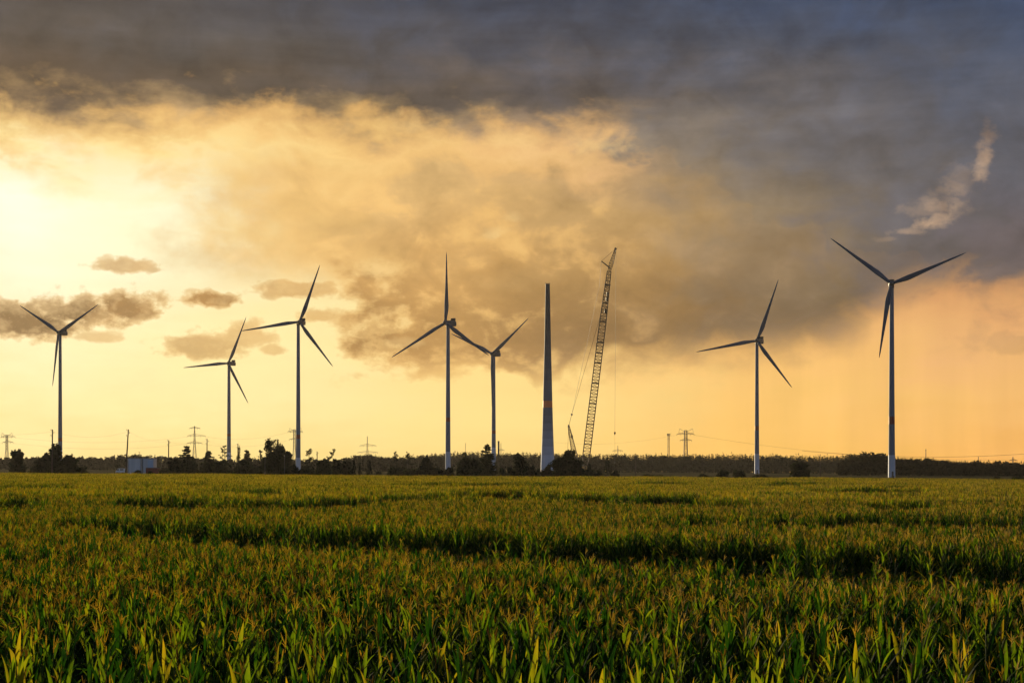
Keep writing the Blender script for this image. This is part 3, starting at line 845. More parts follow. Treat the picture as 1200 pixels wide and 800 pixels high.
def van():
    D = 700; cx = X(141.3, D); g = gz(cx, D)
    root = empty('parked_van', (cx, D, g), 'white parked van half hidden by the maize left of the leaning pole', 'van')
    prof = [(-2.2, .5), (-2.2, 1.2), (-1.95, 1.35), (-1.25, 2.35), (-.9, 2.5), (2.1, 2.5), (2.25, 2.3), (2.25, .5)]
    mb = MB(); n = len(prof)
    vs = [(x, -.95, z) for x, z in prof] + [(x, .95, z) for x, z in prof]
    mb.add(vs, [tuple(range(n)), tuple(range(n, 2 * n))[::-1]] + [(i, n + i, n + (i + 1) % n, (i + 1) % n) for i in range(n)])
    mb.build('body', M['white'], root)
    mb = MB(); mb.add([(-1.75, -.965, 1.5), (-.6, -.965, 1.5), (-.6, -.965, 2.25), (-1.2, -.965, 2.25)], [(0, 1, 2, 3)]); mb.box((.8, -.96, 1.9), (1.6, .03, .7), bev=.01); mb.build('window', M['glass'], root)
    for xx in (-1.4, 1.4):
        for q in (-1, 1):
            mb = MB(); mb.tube((xx, q * .85 - .12, .36), (xx, q * .85 + .12, .36), .36, n=18); mb.build('wheel', M['dark'], root)
    for q in (-1, 1):
        mb = MB(); mb.box((-2.2, q * .7, .95), (.06, .3, .2), bev=.02); mb.build('headlight', M['lampglass'], root)
van()

# ------------------------------------------------------------------ trees
def leaf_quads(mb, r, c, sx, sz, n, size, flat=.0):
    """a clump of small leaf faces in an ellipsoid"""
    for i in range(n):
        while True:
            q = Vector((r.uniform(-1, 1), r.uniform(-1, 1), r.uniform(-1, 1)))
            if q.length <= 1: break
        q *= (0.55 + .45 * r.random())
        p = Vector((c[0] + q.x * sx, c[1] + q.y * sx, c[2] + q.z * sz))
        a = Vector((r.gauss(0, 1), r.gauss(0, 1), r.gauss(0, 1) * (1 - flat))).normalized(); b = a.cross(Vector((r.gauss(0, 1), r.gauss(0, 1), r.gauss(0, 1)))).normalized()
        s = size * r.uniform(.55, 1.3)
        mb.add([p - a * s * .6, p + b * s * .35, p + a * s * .6, p - b * s * .35], [(0, 1, 2, 3)])

def tree(name, label, px, top, wpx, kind, D, seed, cat='tree', dark=None):
    r = random.Random(seed)
    b = Vector((X(px, D), D, 0)); b.z = gz(b.x, D)
    root = empty(name, b, label, cat, 'trees and bushes beyond the field')
    h = W(0, top, D).z - b.z; w = wpx * D / F / 2
    tk = MB(); cr = MB()
    mat = M['needles'] if kind in 'pcs' else M['crown']
    lean = r.uniform(-.06, .06) * h if kind != 'l' else h * .28
    def spine(t): return Vector((lean * t * t, 0, h * t))
    r0 = .035 * h * .45 + .04
    prev = Vector((0, 0, -.5)); pr = r0 * 1.2
    for k in range(1, 7):
        q = spine(k / 6 * .95) + Vector((r.uniform(-.05, .05) * w, r.uniform(-.05, .05) * w, 0)); rr = r0 * (1 - .85 * k / 6)
        tk.tube(prev, q, pr, rr, n=7, cap=False); prev, pr = q, rr
    if kind == 'b':       # dense broadleaf: uneven lobes round the limbs, with tufts on top
        nl = 19
        for i in range(nl):
            t = r.uniform(.18, .86); a = r.uniform(0, 6.28)
            rad = w * (1.05 - .75 * max(0, t - .3)) * r.uniform(.30, .75)
            c = spine(t) + Vector((math.cos(a) * rad, math.sin(a) * rad, 0))
            tk.tube(spine(t * .6), c, r0 * .35, r0 * .1, n=5, cap=False)
            leaf_quads(cr, r, c, w * r.uniform(.26, .44), h * r.uniform(.09, .16), 170, .62)
        for i in range(14):
            a = r.uniform(0, 6.28); t = r.uniform(.45, .9); q = spine(t * .9) + Vector((math.cos(a), math.sin(a), 0)) * w * (1.0 - .8 * max(0, t - .35)) * r.uniform(.4, .85)
            e = q + Vector((math.cos(a) * .1 * w, math.sin(a) * .1 * w, h * r.uniform(.06, .14)))
            tk.tube(q, e, .05, .02, n=4, cap=False); leaf_quads(cr, r, q.lerp(e, .6), .28, h * .045, 16, .34)
        for i in range(4):
            c = spine(r.uniform(.82, .95)) + Vector((r.uniform(-.3, .3) * w, r.uniform(-.3, .3) * w, 0))
            leaf_quads(cr, r, c, w * r.uniform(.12, .24), h * r.uniform(.05, .1), 45, .42)
        leaf_quads(cr, r, spine(.28), w * .95, h * .3, 900, .75)
        leaf_quads(cr, r, spine(.55), w * .62, h * .3, 520, .6)
    elif kind == 'h':     # bush, leafy to the ground
        for i in range(9):
            a = r.uniform(0, 6.28); rad = w * r.uniform(.1, .7)
            c = Vector((math.cos(a) * rad, math.sin(a) * rad, h * r.uniform(.25, .8) * (1 - .35 * rad / w)))
            tk.tube((0, 0, 0), c, r0 * .4, r0 * .12, n=5, cap=False)
            leaf_quads(cr, r, c, w * r.uniform(.28, .45), h * r.uniform(.15, .24), 110, .5)
        leaf_quads(cr, r, Vector((0, 0, h * .35)), w * .9, h * .4, 520, .6)
    elif kind == 'c':     # narrow conifer
        n = int(12 + h)
        for i in range(n):
            t = .06 + .92 * i / n; rad = w * (1.05 - t) ** .8
            for k in range(5):
                a = r.uniform(0, 6.28); e = spine(t) + Vector((math.cos(a) * rad, math.sin(a) * rad, -.12 * rad)) * r.uniform(.7, 1.1)
                e.z = h * t - .2 * rad
                for s in (.4, .7, .95): leaf_quads(cr, r, spine(t).lerp(e, s), .22 * rad + .1, .16, 4, .36, .5)
        leaf_quads(cr, r, spine(.98), .12, .35, 8, .3)
    elif kind == 'p':     # pine with layered limbs and ragged top
        n = 15
        for i in range(n):
            t = .16 + .80 * i / (n - 1)
            rad = w * (1.04 - t) ** .75 * r.uniform(.7, 1.2) * 1.2
            for k in range(5):
                a = r.uniform(0, 6.28); e = spine(t) + Vector((math.cos(a) * rad, math.sin(a) * rad, rad * r.uniform(-.12, .22)))
                tk.tube(spine(t * .97), e, r0 * .25 * (1.2 - t), r0 * .06, n=4, cap=False)
                for q in (.45, .75, 1.0): leaf_quads(cr, r, spine(t * .97).lerp(e, q), .2 * rad + .26, h * .018, 26, .44, .5)
        leaf_quads(cr, r, spine(.97), .25, h * .04, 20, .34)
        leaf_quads(cr, r, spine(.28), w * .8, h * .28, 520, .65)
    else:                 # sparse ('s' upright, 'l' leaning): open crown, sky between the limbs
        for i in range(34):
            t = .26 + .72 * r.random() ** .85; rad = w * (1.12 - .95 * (t - .26) / .74) * r.uniform(.3, 1.15); a = r.uniform(0, 6.28)
            e = spine(t) + Vector((math.cos(a) * rad, math.sin(a) * rad, rad * r.uniform(-.05, .5)))
            tk.tube(spine(t * .95), e, r0 * .2, r0 * .06, n=4, cap=False)
            for q in (.65, 1.0): leaf_quads(cr, r, spine(t * .95).lerp(e, q), .12 * w + .16, h * .018, 11, .34, .2)
        for i in range(5):
            a = r.uniform(0, 6.28); c = Vector((math.cos(a) * w * .5, math.sin(a) * w * .5, h * r.uniform(.12, .36))); leaf_quads(cr, r, c, w * .7, h * .14, 200, .6)
    tk.build('trunk', M['bark'], root)
    cr.build('crown', mat, root)
    return root

B, SH = 'broadleaf_tree', 'bush'
TREES = [
 (B, 'dense rounded tree with tufted top below the leftmost pylon', 21, 525, 24, 'b', 430),
 (SH, 'low bush between the leftmost rounded tree and the big left clump', 41, 540, 18, 'h', 440),
 (B, 'loose tall tree at the foot of the leftmost turbine, topmost of its clump', 65, 517, 26, 'b', 440),
 (B, 'broad dark tree left of the wooden pole in the leftmost clump', 51, 529, 26, 'b', 428),
 (B, 'broad dark tree on the right shoulder of the leftmost clump', 80, 531, 30, 'b', 432),
 (SH, 'dark bush trailing off right of the leftmost clump', 95, 542, 22, 'h', 436),
 (SH, 'small dark bush in front of the pale grey halls', 160, 548, 16, 'h', 420),
 (SH, 'second small bush in front of the halls, by the red trailer', 176, 550, 14, 'h', 418),
 (SH, 'low dark bush right of the pale halls', 192, 543, 18, 'h', 430),
 (B, 'dark dense tree on the left shoulder of the spiky group', 204, 536, 24, 'b', 440),
 ('pine_tree', 'ragged pine below the pylon with three crossarms', 217, 522, 22, 'p', 450),
 (B, 'dark dense tree right below the pylon with three crossarms', 224, 537, 24, 'b', 436),
 ('leaning_tree', 'short thin leaning tree left of the wooden pole beside the pylon with three crossarms', 235, 528, 8, 'l', 445),
 ('pine_tree', 'pine around the foot of the wooden pole left of the smallest turbine', 246, 528, 20, 'p', 448),
 ('pine_tree', 'airy pine hiding the tower foot of the smallest turbine', 264, 521, 24, 's', 455),
 (B, 'dark low tree filling the gap below the smallest turbine', 258, 538, 26, 'b', 432),
 ('conifer', 'slim spiky conifer right of the smallest turbine tower', 279, 522, 11, 'c', 450),
 ('pine_tree', 'ragged pine with a pointed top between the slim conifer and the sparse tree', 290, 527, 16, 'p', 452),
 (B, 'dark low tree beneath the ragged pine with a pointed top', 284, 539, 26, 'b', 430),
 (SH, 'low dark bush left of the tallest dense tree', 299, 542, 22, 'h', 428),
 ('sparse_tree', 'sparse thin tree immediately left of the tallest dense tree', 305, 526, 13, 's', 455),
 (B, 'tallest dense tree, broad with a pointed leafy top', 322, 512, 38, 'b', 436),
 (B, 'rounded tree on the right shoulder of the tallest dense tree', 335, 527, 24, 'b', 444),
 (SH, 'dark bush at the tower foot left of the sparse pine', 345, 541, 18, 'h', 428),
 ('pine_tree', 'sparse pine right of the tower whose blade crosses the smaller turbine', 361, 525, 17, 's', 450),
 (SH, 'dark bush beneath the sparse pine beside the short wooden pole', 362, 541, 26, 'h', 430),
 ('leaning_tree', 'leaning sparse pine pointing up to the right, beside the short wooden pole', 382, 526, 16, 'l', 455),
 (B, 'dark rounded tree below the leaning sparse pine', 380, 537, 24, 'b', 440),
 (B, 'low dark tree in the hedge right of the leaning sparse pine', 394, 538, 20, 'b', 446),
 (B, 'low tree with an even top at the right end of the hedge', 406, 539, 18, 'b', 448),
 ('conifer', 'small slim conifer at the end of the hedge, left of two others', 415, 539, 7, 'c', 440),
 ('conifer', 'small slim conifer, middle one of three after the hedge', 422, 541, 7, 'c', 440),
 ('conifer', 'small wide conifer, right one of three after the hedge', 432.5, 538, 12, 'c', 438),
 (SH, 'tiny bush alone in the gap right of the three small conifers', 444, 549, 9, 'h', 425),
 (B, 'first forked open tree after the gap in the hedge', 463, 529, 18, 's', 450),
 (SH, 'dark bush under the first forked open tree', 462, 544, 20, 'h', 430),
 (B, 'second forked open tree, taller tufts, left of the turbine with an upright blade', 478, 529, 20, 's', 452),
 (SH, 'dark bush under the second forked open tree', 481, 543, 22, 'h', 430),
 (B, 'dark tree two steps left of the turbine with an upright blade', 500, 533, 20, 'b', 446),
 (SH, 'dark bush between the second forked tree and the dark tree beside the turbine', 491, 544, 16, 'h', 430),
 (SH, 'dark bush touching the left side of the turbine with an upright blade', 513, 544, 18, 'h', 430),
 (SH, 'dark bush at the foot of the turbine with an upright blade', 526, 543, 18, 'h', 428),
 (B, 'dark dense tree right of the turbine with an upright blade', 545, 529, 24, 'b', 444),
 (B, 'low dark tree between the dense tree and the tiered pine', 556, 537, 20, 'b', 438),
 ('pine_tree', 'tiered pine with flat layers before the low turbine', 571, 520, 26, 'p', 448),
 (SH, 'dark bush at the foot of the tiered pine', 572, 544, 28, 'h', 428),
 (SH, 'dark bush right of the tiered pine, under the chimney', 589, 546, 16, 'h', 430),
 (B, 'dark green tree left of the thick bare tower', 609, 530, 24, 'b', 440),
 (SH, 'dark bush right of the dark green tree beside the thick bare tower', 620, 539, 16, 'h', 432),
 (SH, 'low dark bush left of the dark green tree beside the thick bare tower', 599, 543, 16, 'h', 432),
 (SH, 'low bush at the left foot of the thick bare tower', 630, 546, 12, 'h', 426),
 (SH, 'low dark bush covering the foot of the thick bare tower', 642, 540, 20, 'h', 430),
 (B, 'broad dark tree between the thick bare tower and the crane mast', 656, 534, 30, 'b', 440),
 (B, 'tufted tree hiding the foot of the crane mast', 666, 526, 24, 'b', 452),
 (B, 'dark rounded tree between crane mast and crane boom', 677, 537, 26, 'b', 436),
 (SH, 'dark bush at the foot of the crane boom', 690, 541, 20, 'h', 430),
 (SH, 'low dark bush right of the crane boom foot', 701, 546, 14, 'h', 428),
 ('conifer', 'dense dark conifer right of the crane boom', 712, 534, 16, 'c', 436),
 (SH, 'low bush on the right of the dense dark conifer', 721, 549, 14, 'h', 426),
 (SH, 'low bush left of two round bushes before the forest', 825, 552, 22, 'h', 440),
 (SH, 'left of two round bushes before the forest, beside the right-hand slim turbine', 846, 547, 18, 'h', 440),
 (SH, 'right of two round bushes before the forest, next to a pale turbine foot', 866, 545, 20, 'h', 442),
 (SH, 'low flat bush across the foot of the turbine right of the crane', 893, 553, 26, 'h', 440),
 (B, 'lone rounded dark tree before the forest, left of the thin bare pole', 937, 540, 28, 'b', 470),
 (SH, 'long low dark bush near the right edge of the field', 1168, 557, 26, 'h', 430),
 (SH, 'low dark bush at the right edge of the picture', 1194, 556, 24, 'h', 432),
 (SH, 'low flat bush in the open stretch right of the crane', 765, 553, 30, 'h', 450),
]
for i, (nm, lb, px, top, w, kd, D) in enumerate(TREES):
    tree(nm, lb, px, top, w, kd, D, 100 + i, 'bush' if nm == SH else 'tree')

# the far wood, one mass
def forest(name, label, prof, D0, rows, step, conif, seed, mat):
    r = random.Random(seed); mb = MB()
    x0, x1 = X(prof[0][0], D0), X(prof[-1][0], D0)
    for k in range(rows):
        D = D0 + k * 9.0
        x = X(prof[0][0], D)
        while x < X(prof[-1][0], D):
            px = 600 + x / D * F
            top = interp(prof, px)[0] - r.uniform(-1.4, 1.6) - (r.uniform(0, 2.8) if r.random() < .12 else 0)
            yy = D + r.uniform(-4, 4); g = gz(x, yy)
            h = W(0, top, D).z - g
            if h > 2:
                c = Vector((x, yy, g)); cf = r.random() < conif
                if cf:
                    w = h * r.uniform(.15, .26); n = 10
                    for i in range(n):
                        t = .25 + .75 * i / n; rad = w * (1.08 - t) * 1.5
                        leaf_quads(mb, r, c + Vector((0, 0, h * t)), rad, h * .06, 9, 1.3 * (1.2 - t) + .3, .4)
                    mb.tube(c, c + Vector((0, 0, h * .8)), .2, .05, n=4, cap=False)
                else:
                    w = h * r.uniform(.2, .34)
                    for i in range(5):
                        t = r.uniform(.45, .85); leaf_quads(mb, r, c + Vector((r.uniform(-.5, .5) * w, r.uniform(-.5, .5) * w, h * t)), w * .7, h * .15, 26, 1.3)
                    mb.tube(c, c + Vector((0, 0, h * .8)), .25, .08, n=4, cap=False)
                leaf_quads(mb, r, c + Vector((0, 0, h * .36)), h * .26, h * .36, 64, 2.6)
            x += step * r.uniform(.6, 1.4)
    o = mb.build(name, mat)
    return tag(o, label, 'wood', kind='stuff')
forest('deciduous_wood', 'hazy brown-green wood low on the skyline behind the halls', [(-150, 537), (20, 536), (60, 537), (100, 535), (125, 535), (148, 531), (170, 533), (190, 534), (260, 538), (330, 538), (400, 537), (415, 534), (430, 531), (448, 535), (470, 536)], 1090, 6, 4.5, .25, 1, M['forest'])
forest('spruce_forest', 'long hazy brown spruce forest on the skyline', [(440, 538), (470, 535), (490, 534), (520, 530), (560, 529), (600, 531), (625, 530), (700, 532), (800, 532.5), (880, 532), (900, 533), (960, 534), (1000, 534), (1060, 536), (1120, 540), (1240, 544)], 1260, 7, 3.3, .8, 2, M['forest'])
forest('dark_wood', 'darker rounded wood closer behind the largest turbine, falling to the right', [(985, 541), (1000, 534), (1008, 530), (1020, 528.5), (1036, 529), (1042, 535), (1060, 537.5), (1085, 537), (1100, 538.5), (1120, 541.5), (1135, 542), (1146, 540.5), (1160, 543.5), (1178, 541), (1190, 544), (1330, 545)], 860, 6, 4.0, .12, 3, M['forest'])

# ------------------------------------------------------------------ air
HAZE = True
if HAZE:
    mb = MB(); mb.box((0, 1250, 76), (4400, 2720, 240))
    hz = mb.build('haze', None)
    hm = bpy.data.materials.new('haze_air'); hm.use_nodes = True
    nt = hm.node_tree; nt.nodes.clear()
    out = nt.nodes.new('ShaderNodeOutputMaterial'); pv = nt.nodes.new('ShaderNodeVolumePrincipled')
    pv.inputs['Color'].default_value = (0.95, 0.88, 0.78, 1); pv.inputs['Density'].default_value = 0.000022; pv.inputs['Anisotropy'].default_value = 0.35
    nt.links.new(pv.outputs[0], out.inputs['Volume'])
    hz.data.materials.clear(); hz.data.materials.append(hm)
    tag(hz, kind='stuff'); hz['label'] = 'thin golden evening haze over the land'

# ------------------------------------------------------------------ sky
SUN_AZ = math.radians(-23); SUN_EL = math.radians(8.3)
def build_world():
    w = bpy.data.worlds.new('World'); S.world = w; w.use_nodes = True
    nt = w.node_tree; nt.nodes.clear(); N = nt.nodes.new; Lk = nt.links.new
    out = N('ShaderNodeOutputWorld'); bg = N('ShaderNodeBackground'); STR = 0.1
    bg.inputs['Strength'].default_value = STR; Lk(bg.outputs[0], out.inputs[0])
    def val(n): return n
    def math_(op, a, b=None, c=None, clamp=False):
        n = N('ShaderNodeMath'); n.operation = op; n.use_clamp = clamp
        for i, v in enumerate((a, b, c)):
            if v is None: continue
            if isinstance(v, (int, float)): n.inputs[i].default_value = v
            else: Lk(v, n.inputs[i])
        return n.outputs[0]
    def mrange(v, a, b, lo=0.0, hi=1.0, mode='SMOOTHSTEP'):
        n = N('ShaderNodeMapRange'); n.interpolation_type = mode; n.clamp = True
        for i, q in enumerate((v, a, b, lo, hi)):
            if isinstance(q, (int, float)): n.inputs[i].default_value = q
            else: Lk(q, n.inputs[i])
        return n.outputs[0]
    def mix(f, a, b, blend='MIX'):
        n = N('ShaderNodeMixRGB'); n.blend_type = blend
        for i, q in enumerate((f, a, b)):
            if isinstance(q, (int, float)): n.inputs[i].default_value = q
            elif isinstance(q, tuple): n.inputs[i].default_value = (*q, 1)
            else: Lk(q, n.inputs[i])
        return n.outputs[0]
    tc = N('ShaderNodeTexCoord'); sx = N('ShaderNodeSeparateXYZ'); Lk(tc.outputs['Generated'], sx.inputs[0])
    az = math_('ARCTAN2', sx.outputs[0], sx.outputs[1]); el = math_('ARCSINE', sx.outputs[2])
    K = F / 100
    U = math_('MULTIPLY', az, K); V = math_('MULTIPLY', el, K)
    # a photo position as sky angles (in the same units)
    def uv(px, py):
        x = (px - 600) / F; z = (YE - py) / F
        return math.atan(x) * K, math.atan2(z, math.hypot(1, x)) * K
    def noise_(sxu, syv, seed, detail=6, rough=.55, dist=0.0, u=U, v=V):
        c = N('ShaderNodeCombineXYZ'); Lk(math_('MULTIPLY', u, sxu), c.inputs[0]); Lk(math_('MULTIPLY', v, syv), c.inputs[1]); c.inputs[2].default_value = seed
        n = N('ShaderNodeTexNoise'); n.inputs['Scale'].default_value = 1; n.inputs['Detail'].default_value = detail; n.inputs['Roughness'].default_value = rough; n.inputs['Distortion'].default_value = dist
        Lk(c.outputs[0], n.inputs['Vector']); return math_('MULTIPLY_ADD', n.outputs['Fac'], 2.2, -.6)
    n_big = noise_(.35, .8, 3.3, 5)           # broad streaks
    n_mid = noise_(.9, 1.7, 11.2, 7, .58)
    n_fine = noise_(2.4, 3.6, 20.7, 7, .6)
    n_bill = noise_(1.5, 2.0, 31.1, 8, .52, .6)
    n_puff = noise_(4.6, 6.4, 52.0, 7, .58)
    n_bl2 = noise_(1.3, 1.9, 63.0, 7, .55)
    n_s2 = noise_(.5, 2.6, 44.0, 6, .55)
    # coordinates pushed about by the wind
    Vw = math_('ADD', V, math_('ADD', math_('MULTIPLY_ADD', n_mid, .5, -.25), math_('MULTIPLY_ADD', n_big, .5, -.25)))
    Uw = math_('ADD', U, math_('MULTIPLY_ADD', n_bill, 1.6, -.8))
    def field(rows, u, v):
        prev = None; pv_ = None
        for (py, stops) in rows:
            rpn = N('ShaderNodeValToRGB'); cr = rpn.color_ramp; cr.interpolation = 'EASE'
            ss = [((uv(px, py)[0] + 8) / 16, c) for px, c in stops]
            while len(cr.elements) < len(ss): cr.elements.new(.5)
            for e_, (p, c) in zip(cr.elements, ss): e_.position = p
            for e_, (p, c) in zip(cr.elements, ss): e_.color = (*lin(c), 1)
            Lk(mrange(u, -8, 8, 0, 1, 'LINEAR'), rpn.inputs[0])
            vv = uv(450, py)[1]
            if prev is None: prev = rpn.outputs[0]
            else: prev = mix(mrange(v, pv_, vv, 0, 1, 'LINEAR'), prev, rpn.outputs[0])
            pv_ = vv
        return prev
    CLEAR = [
        (545, [(0, (255, 224, 145)), (300, (255, 222, 138)), (600, (255, 215, 128)), (900, (253, 195, 96)), (1200, (247, 178, 86))]),
        (470, [(0, (255, 234, 168)), (300, (255, 232, 162)), (600, (255, 220, 137)), (900, (252, 197, 108)), (1200, (245, 186, 108))]),
        (400, [(0, (255, 240, 190)), (300, (255, 234, 168)), (600, (253, 216, 137)), (900, (248, 190, 112)), (1200, (234, 176, 112))]),
        (330, [(0, (255, 249, 214)), (200, (255, 246, 200)), (400, (255, 228, 160)), (600, (248, 205, 130)), (900, (226, 172, 110)), (1200, (216, 152, 98))]),
        (250, [(0, (255, 255, 232)), (150, (255, 251, 212)), (330, (246, 212, 140)), (600, (240, 196, 122)), (900, (200, 160, 112)), (1200, (190, 150, 120))]),
        (170, [(0, (254, 228, 156)), (150, (253, 222, 148)), (400, (249, 208, 132)), (600, (246, 200, 134)), (750, (238, 188, 133)), (900, (180, 150, 120)), (1200, (150, 132, 122))]),
        (115, [(0, (246, 192, 112)), (300, (243, 188, 114)), (600, (232, 180, 118)), (760, (190, 155, 120)), (900, (140, 122, 110)), (1200, (112, 106, 112))]),
    ]
    CLOUD = [
        (470, [(0, (180, 135, 76)), (480, (190, 143, 80)), (700, (160, 126, 84)), (900, (130, 108, 86)), (1200, (150, 118, 88))]),
        (390, [(0, (130, 100, 64)), (300, (168, 124, 69)), (480, (184, 138, 76)), (700, (156, 118, 70)), (900, (124, 100, 73)), (1200, (125, 104, 90))]),
        (320, [(0, (142, 110, 70)), (250, (172, 131, 78)), (340, (206, 158, 92)), (500, (204, 156, 90)), (700, (180, 139, 82)), (900, (140, 116, 86)), (1050, (104, 95, 93)), (1200, (103, 92, 93))]),
        (250, [(0, (240, 206, 142)), (300, (231, 188, 118)), (500, (226, 182, 117)), (700, (198, 159, 103)), (900, (143, 123, 97)), (1100, (101, 96, 99)), (1200, (98, 92, 98))]),
        (180, [(0, (226, 182, 118)), (300, (226, 184, 121)), (500, (224, 184, 123)), (650, (202, 164, 118)), (800, (132, 118, 103)), (1000, (105, 100, 101)), (1200, (94, 94, 103))]),
        (115, [(0, (88, 73, 62)), (300, (88, 76, 67)), (600, (98, 87, 80)), (900, (94, 91, 95)), (1200, (82, 87, 102))]),
        (65, [(0, (80, 74, 72)), (300, (82, 77, 76)), (600, (74, 75, 85)), (900, (77, 82, 97)), (1200, (69, 80, 103))]),
        (5, [(0, (78, 75, 80)), (300, (72, 73, 82)), (600, (62, 69, 87)), (900, (63, 74, 97)), (1200, (55, 70, 99))]),
        (-150, [(0, (62, 64, 74)), (600, (58, 66, 84)), (1200, (52, 66, 94))]),
    ]
    Vc = math_('ADD', V, math_('ADD', math_('MULTIPLY_ADD', n_s2, .35, -.175), math_('MULTIPLY_ADD', n_mid, .4, -.2)))
    Uc = math_('ADD', U, math_('MULTIPLY_ADD', n_mid, 1.4, -.7))
    clear = field(CLEAR, Uc, Vc); cloud = field(CLOUD, Uw, Vw)
    # light and dark in the cloud bodies
    shade = math_('ADD', math_('MULTIPLY_ADD', n_s2, .14, .90), math_('ADD', math_('MULTIPLY_ADD', n_fine, .24, -.12), math_('MULTIPLY_ADD', n_bill, .46, -.25)))
    cloud = mix(1.0, cloud, mix(0.0, (1, 1, 1), (1, 1, 1)), 'MULTIPLY') if False else cloud
    vm = N('ShaderNodeVectorMath'); vm.operation = 'SCALE'; Lk(cloud, vm.inputs[0]); Lk(shade, vm.inputs['Scale']); cloud = vm.outputs[0]
    streak = noise_(.28, 3.4, 71.0, 6, .55)
    rain = noise_(2.6, .22, 83.0, 5, .55)
    lay = math_('MULTIPLY_ADD', math_('MULTIPLY', math_('SUBTRACT', streak, .5), mrange(V, 2.6, 4.2)), .38, 1.0)
    vm = N('ShaderNodeVectorMath'); vm.operation = 'SCALE'; Lk(cloud, vm.inputs[0]); Lk(lay, vm.inputs['Scale']); cloud = vm.outputs[0]
    sh2 = math_('ADD', math_('MULTIPLY_ADD', n_s2, .06, .97), math_('MULTIPLY_ADD', n_mid, .10, -.05))
    vm = N('ShaderNodeVectorMath'); vm.operation = 'SCALE'; Lk(clear, vm.inputs[0]); Lk(math_('ADD', sh2, math_('MULTIPLY', math_('SUBTRACT', rain, .5), mrange(U, .5, 3.5, 0, .14))), vm.inputs['Scale']); clear = vm.outputs[0]
    def curve(points):
        """V of a line across the sky as a function of U"""
        n = N('ShaderNodeFloatCurve'); c = n.mapping.curves[0]
        P_ = [uv(*p) for p in points]
        P_ = [((u + 8) / 16, v / 10) for u, v in P_]
        c.points[0].location = P_[0]; c.points[1].location = P_[-1]
        for p in P_[1:-1]: c.points.new(*p)
        n.mapping.update()
        Lk(mrange(U, -8, 8, 0, 1, 'LINEAR'), n.inputs['Value'])
        return math_('MULTIPLY', n.outputs[0], 10)
    def amp(nz, a): return math_('MULTIPLY_ADD', nz, 2 * a, -a)
    # upper deck: its ragged golden-lit lower edge
    b1 = curve([(-150, 128), (0, 128), (90, 124), (180, 130), (300, 120), (350, 128), (430, 156), (480, 150), (560, 146), (640, 142), (700, 160), (780, 190), (860, 250), (1000, 300), (1300, 330)])
    d1 = math_('SUBTRACT', math_('ADD', V, math_('ADD', amp(n_mid, .26), math_('ADD', amp(n_bill, .24), amp(n_fine, .10)))), b1)
    m1 = mrange(d1, -.48, .16)
    m1b = math_('MULTIPLY', mrange(d1, -.9, .1), math_('MULTIPLY', mrange(n_bill, .45, .85), .5))   # wisps below the edge
    # middle bank: lower edge, upper edge, fading to the left
    b2 = curve([(-150, 440), (400, 432), (440, 428), (490, 436), (560, 428), (600, 440), (650, 440), (700, 432), (760, 424), (850, 412), (950, 402), (1000, 386), (1035, 358), (1070, 342), (1130, 334), (1200, 332), (1300, 330)])
    d2 = math_('SUBTRACT', math_('ADD', V, math_('MULTIPLY', math_('ADD', amp(n_fine, .14), amp(n_bill, .22)), mrange(U, 0, 2.5, 1, .55))), b2)
    b3 = curve([(-150, 235), (200, 200), (330, 205), (480, 190), (560, 182), (650, 190), (740, 176), (800, 120), (1000, 60), (1300, 40)])
    d3 = math_('SUBTRACT', b3, math_('ADD', V, math_('ADD', amp(n_mid, .30), amp(n_bill, .25))))
    uL = math_('ADD', U, math_('ADD', amp(n_bl2, .7), amp(n_fine, .4)))
    left_low = mrange(uL, uv(395, 380)[0], uv(470, 380)[0])
    left_high = mrange(uL, uv(150, 240)[0], uv(470, 240)[0], 0, .95)
    hi = mrange(V, uv(450, 360)[1], uv(450, 275)[1])
    left = math_('ADD', math_('MULTIPLY', left_low, math_('SUBTRACT', 1.0, hi)), math_('MULTIPLY', left_high, hi))
    m2 = math_('MULTIPLY', math_('MULTIPLY', mrange(d2, mrange(U, -.5, 2.5, -.10, -.34), mrange(U, -.5, 2.5, .20, .34)), mrange(d3, -.25, .35)), left)
    # sunlit holes in the bank
    holes = mrange(math_('MULTIPLY_ADD', n_bill, .6, math_('MULTIPLY', n_fine, .4)), .50, .92, 0, .62)
    holes = math_('MULTIPLY', holes, mrange(U, uv(640, 300)[0], uv(830, 300)[0], 1, .12))
    m2 = math_('MULTIPLY', m2, math_('SUBTRACT', 1.0, holes))
    m = math_('MAXIMUM', m1, math_('MAXIMUM', m2, m1b))
    # puffs low on the left
    def blob(px, py, rx, ry, strength, rag=.42, lo=.5):
        u0, v0 = uv(px, py)
        du = math_('DIVIDE', math_('SUBTRACT', U, u0), rx / 100); dv = math_('DIVIDE', math_('SUBTRACT', V, v0), ry / 100)
        dv = math_('MULTIPLY', dv, mrange(dv, -.2, .2, 1.35, .9, 'LINEAR'))
        r2 = math_('SQRT', math_('ADD', math_('MULTIPLY', du, du), math_('MULTIPLY', dv, dv)))
        r2 = math_('ADD', r2, math_('ADD', amp(n_fine, rag * .8), amp(n_puff, rag)))
        return math_('MULTIPLY', math_('MULTIPLY', mrange(r2, 1.15, lo), math_('MULTIPLY_ADD', n_puff, .5, .72, True)), min(1, strength * 1.15))
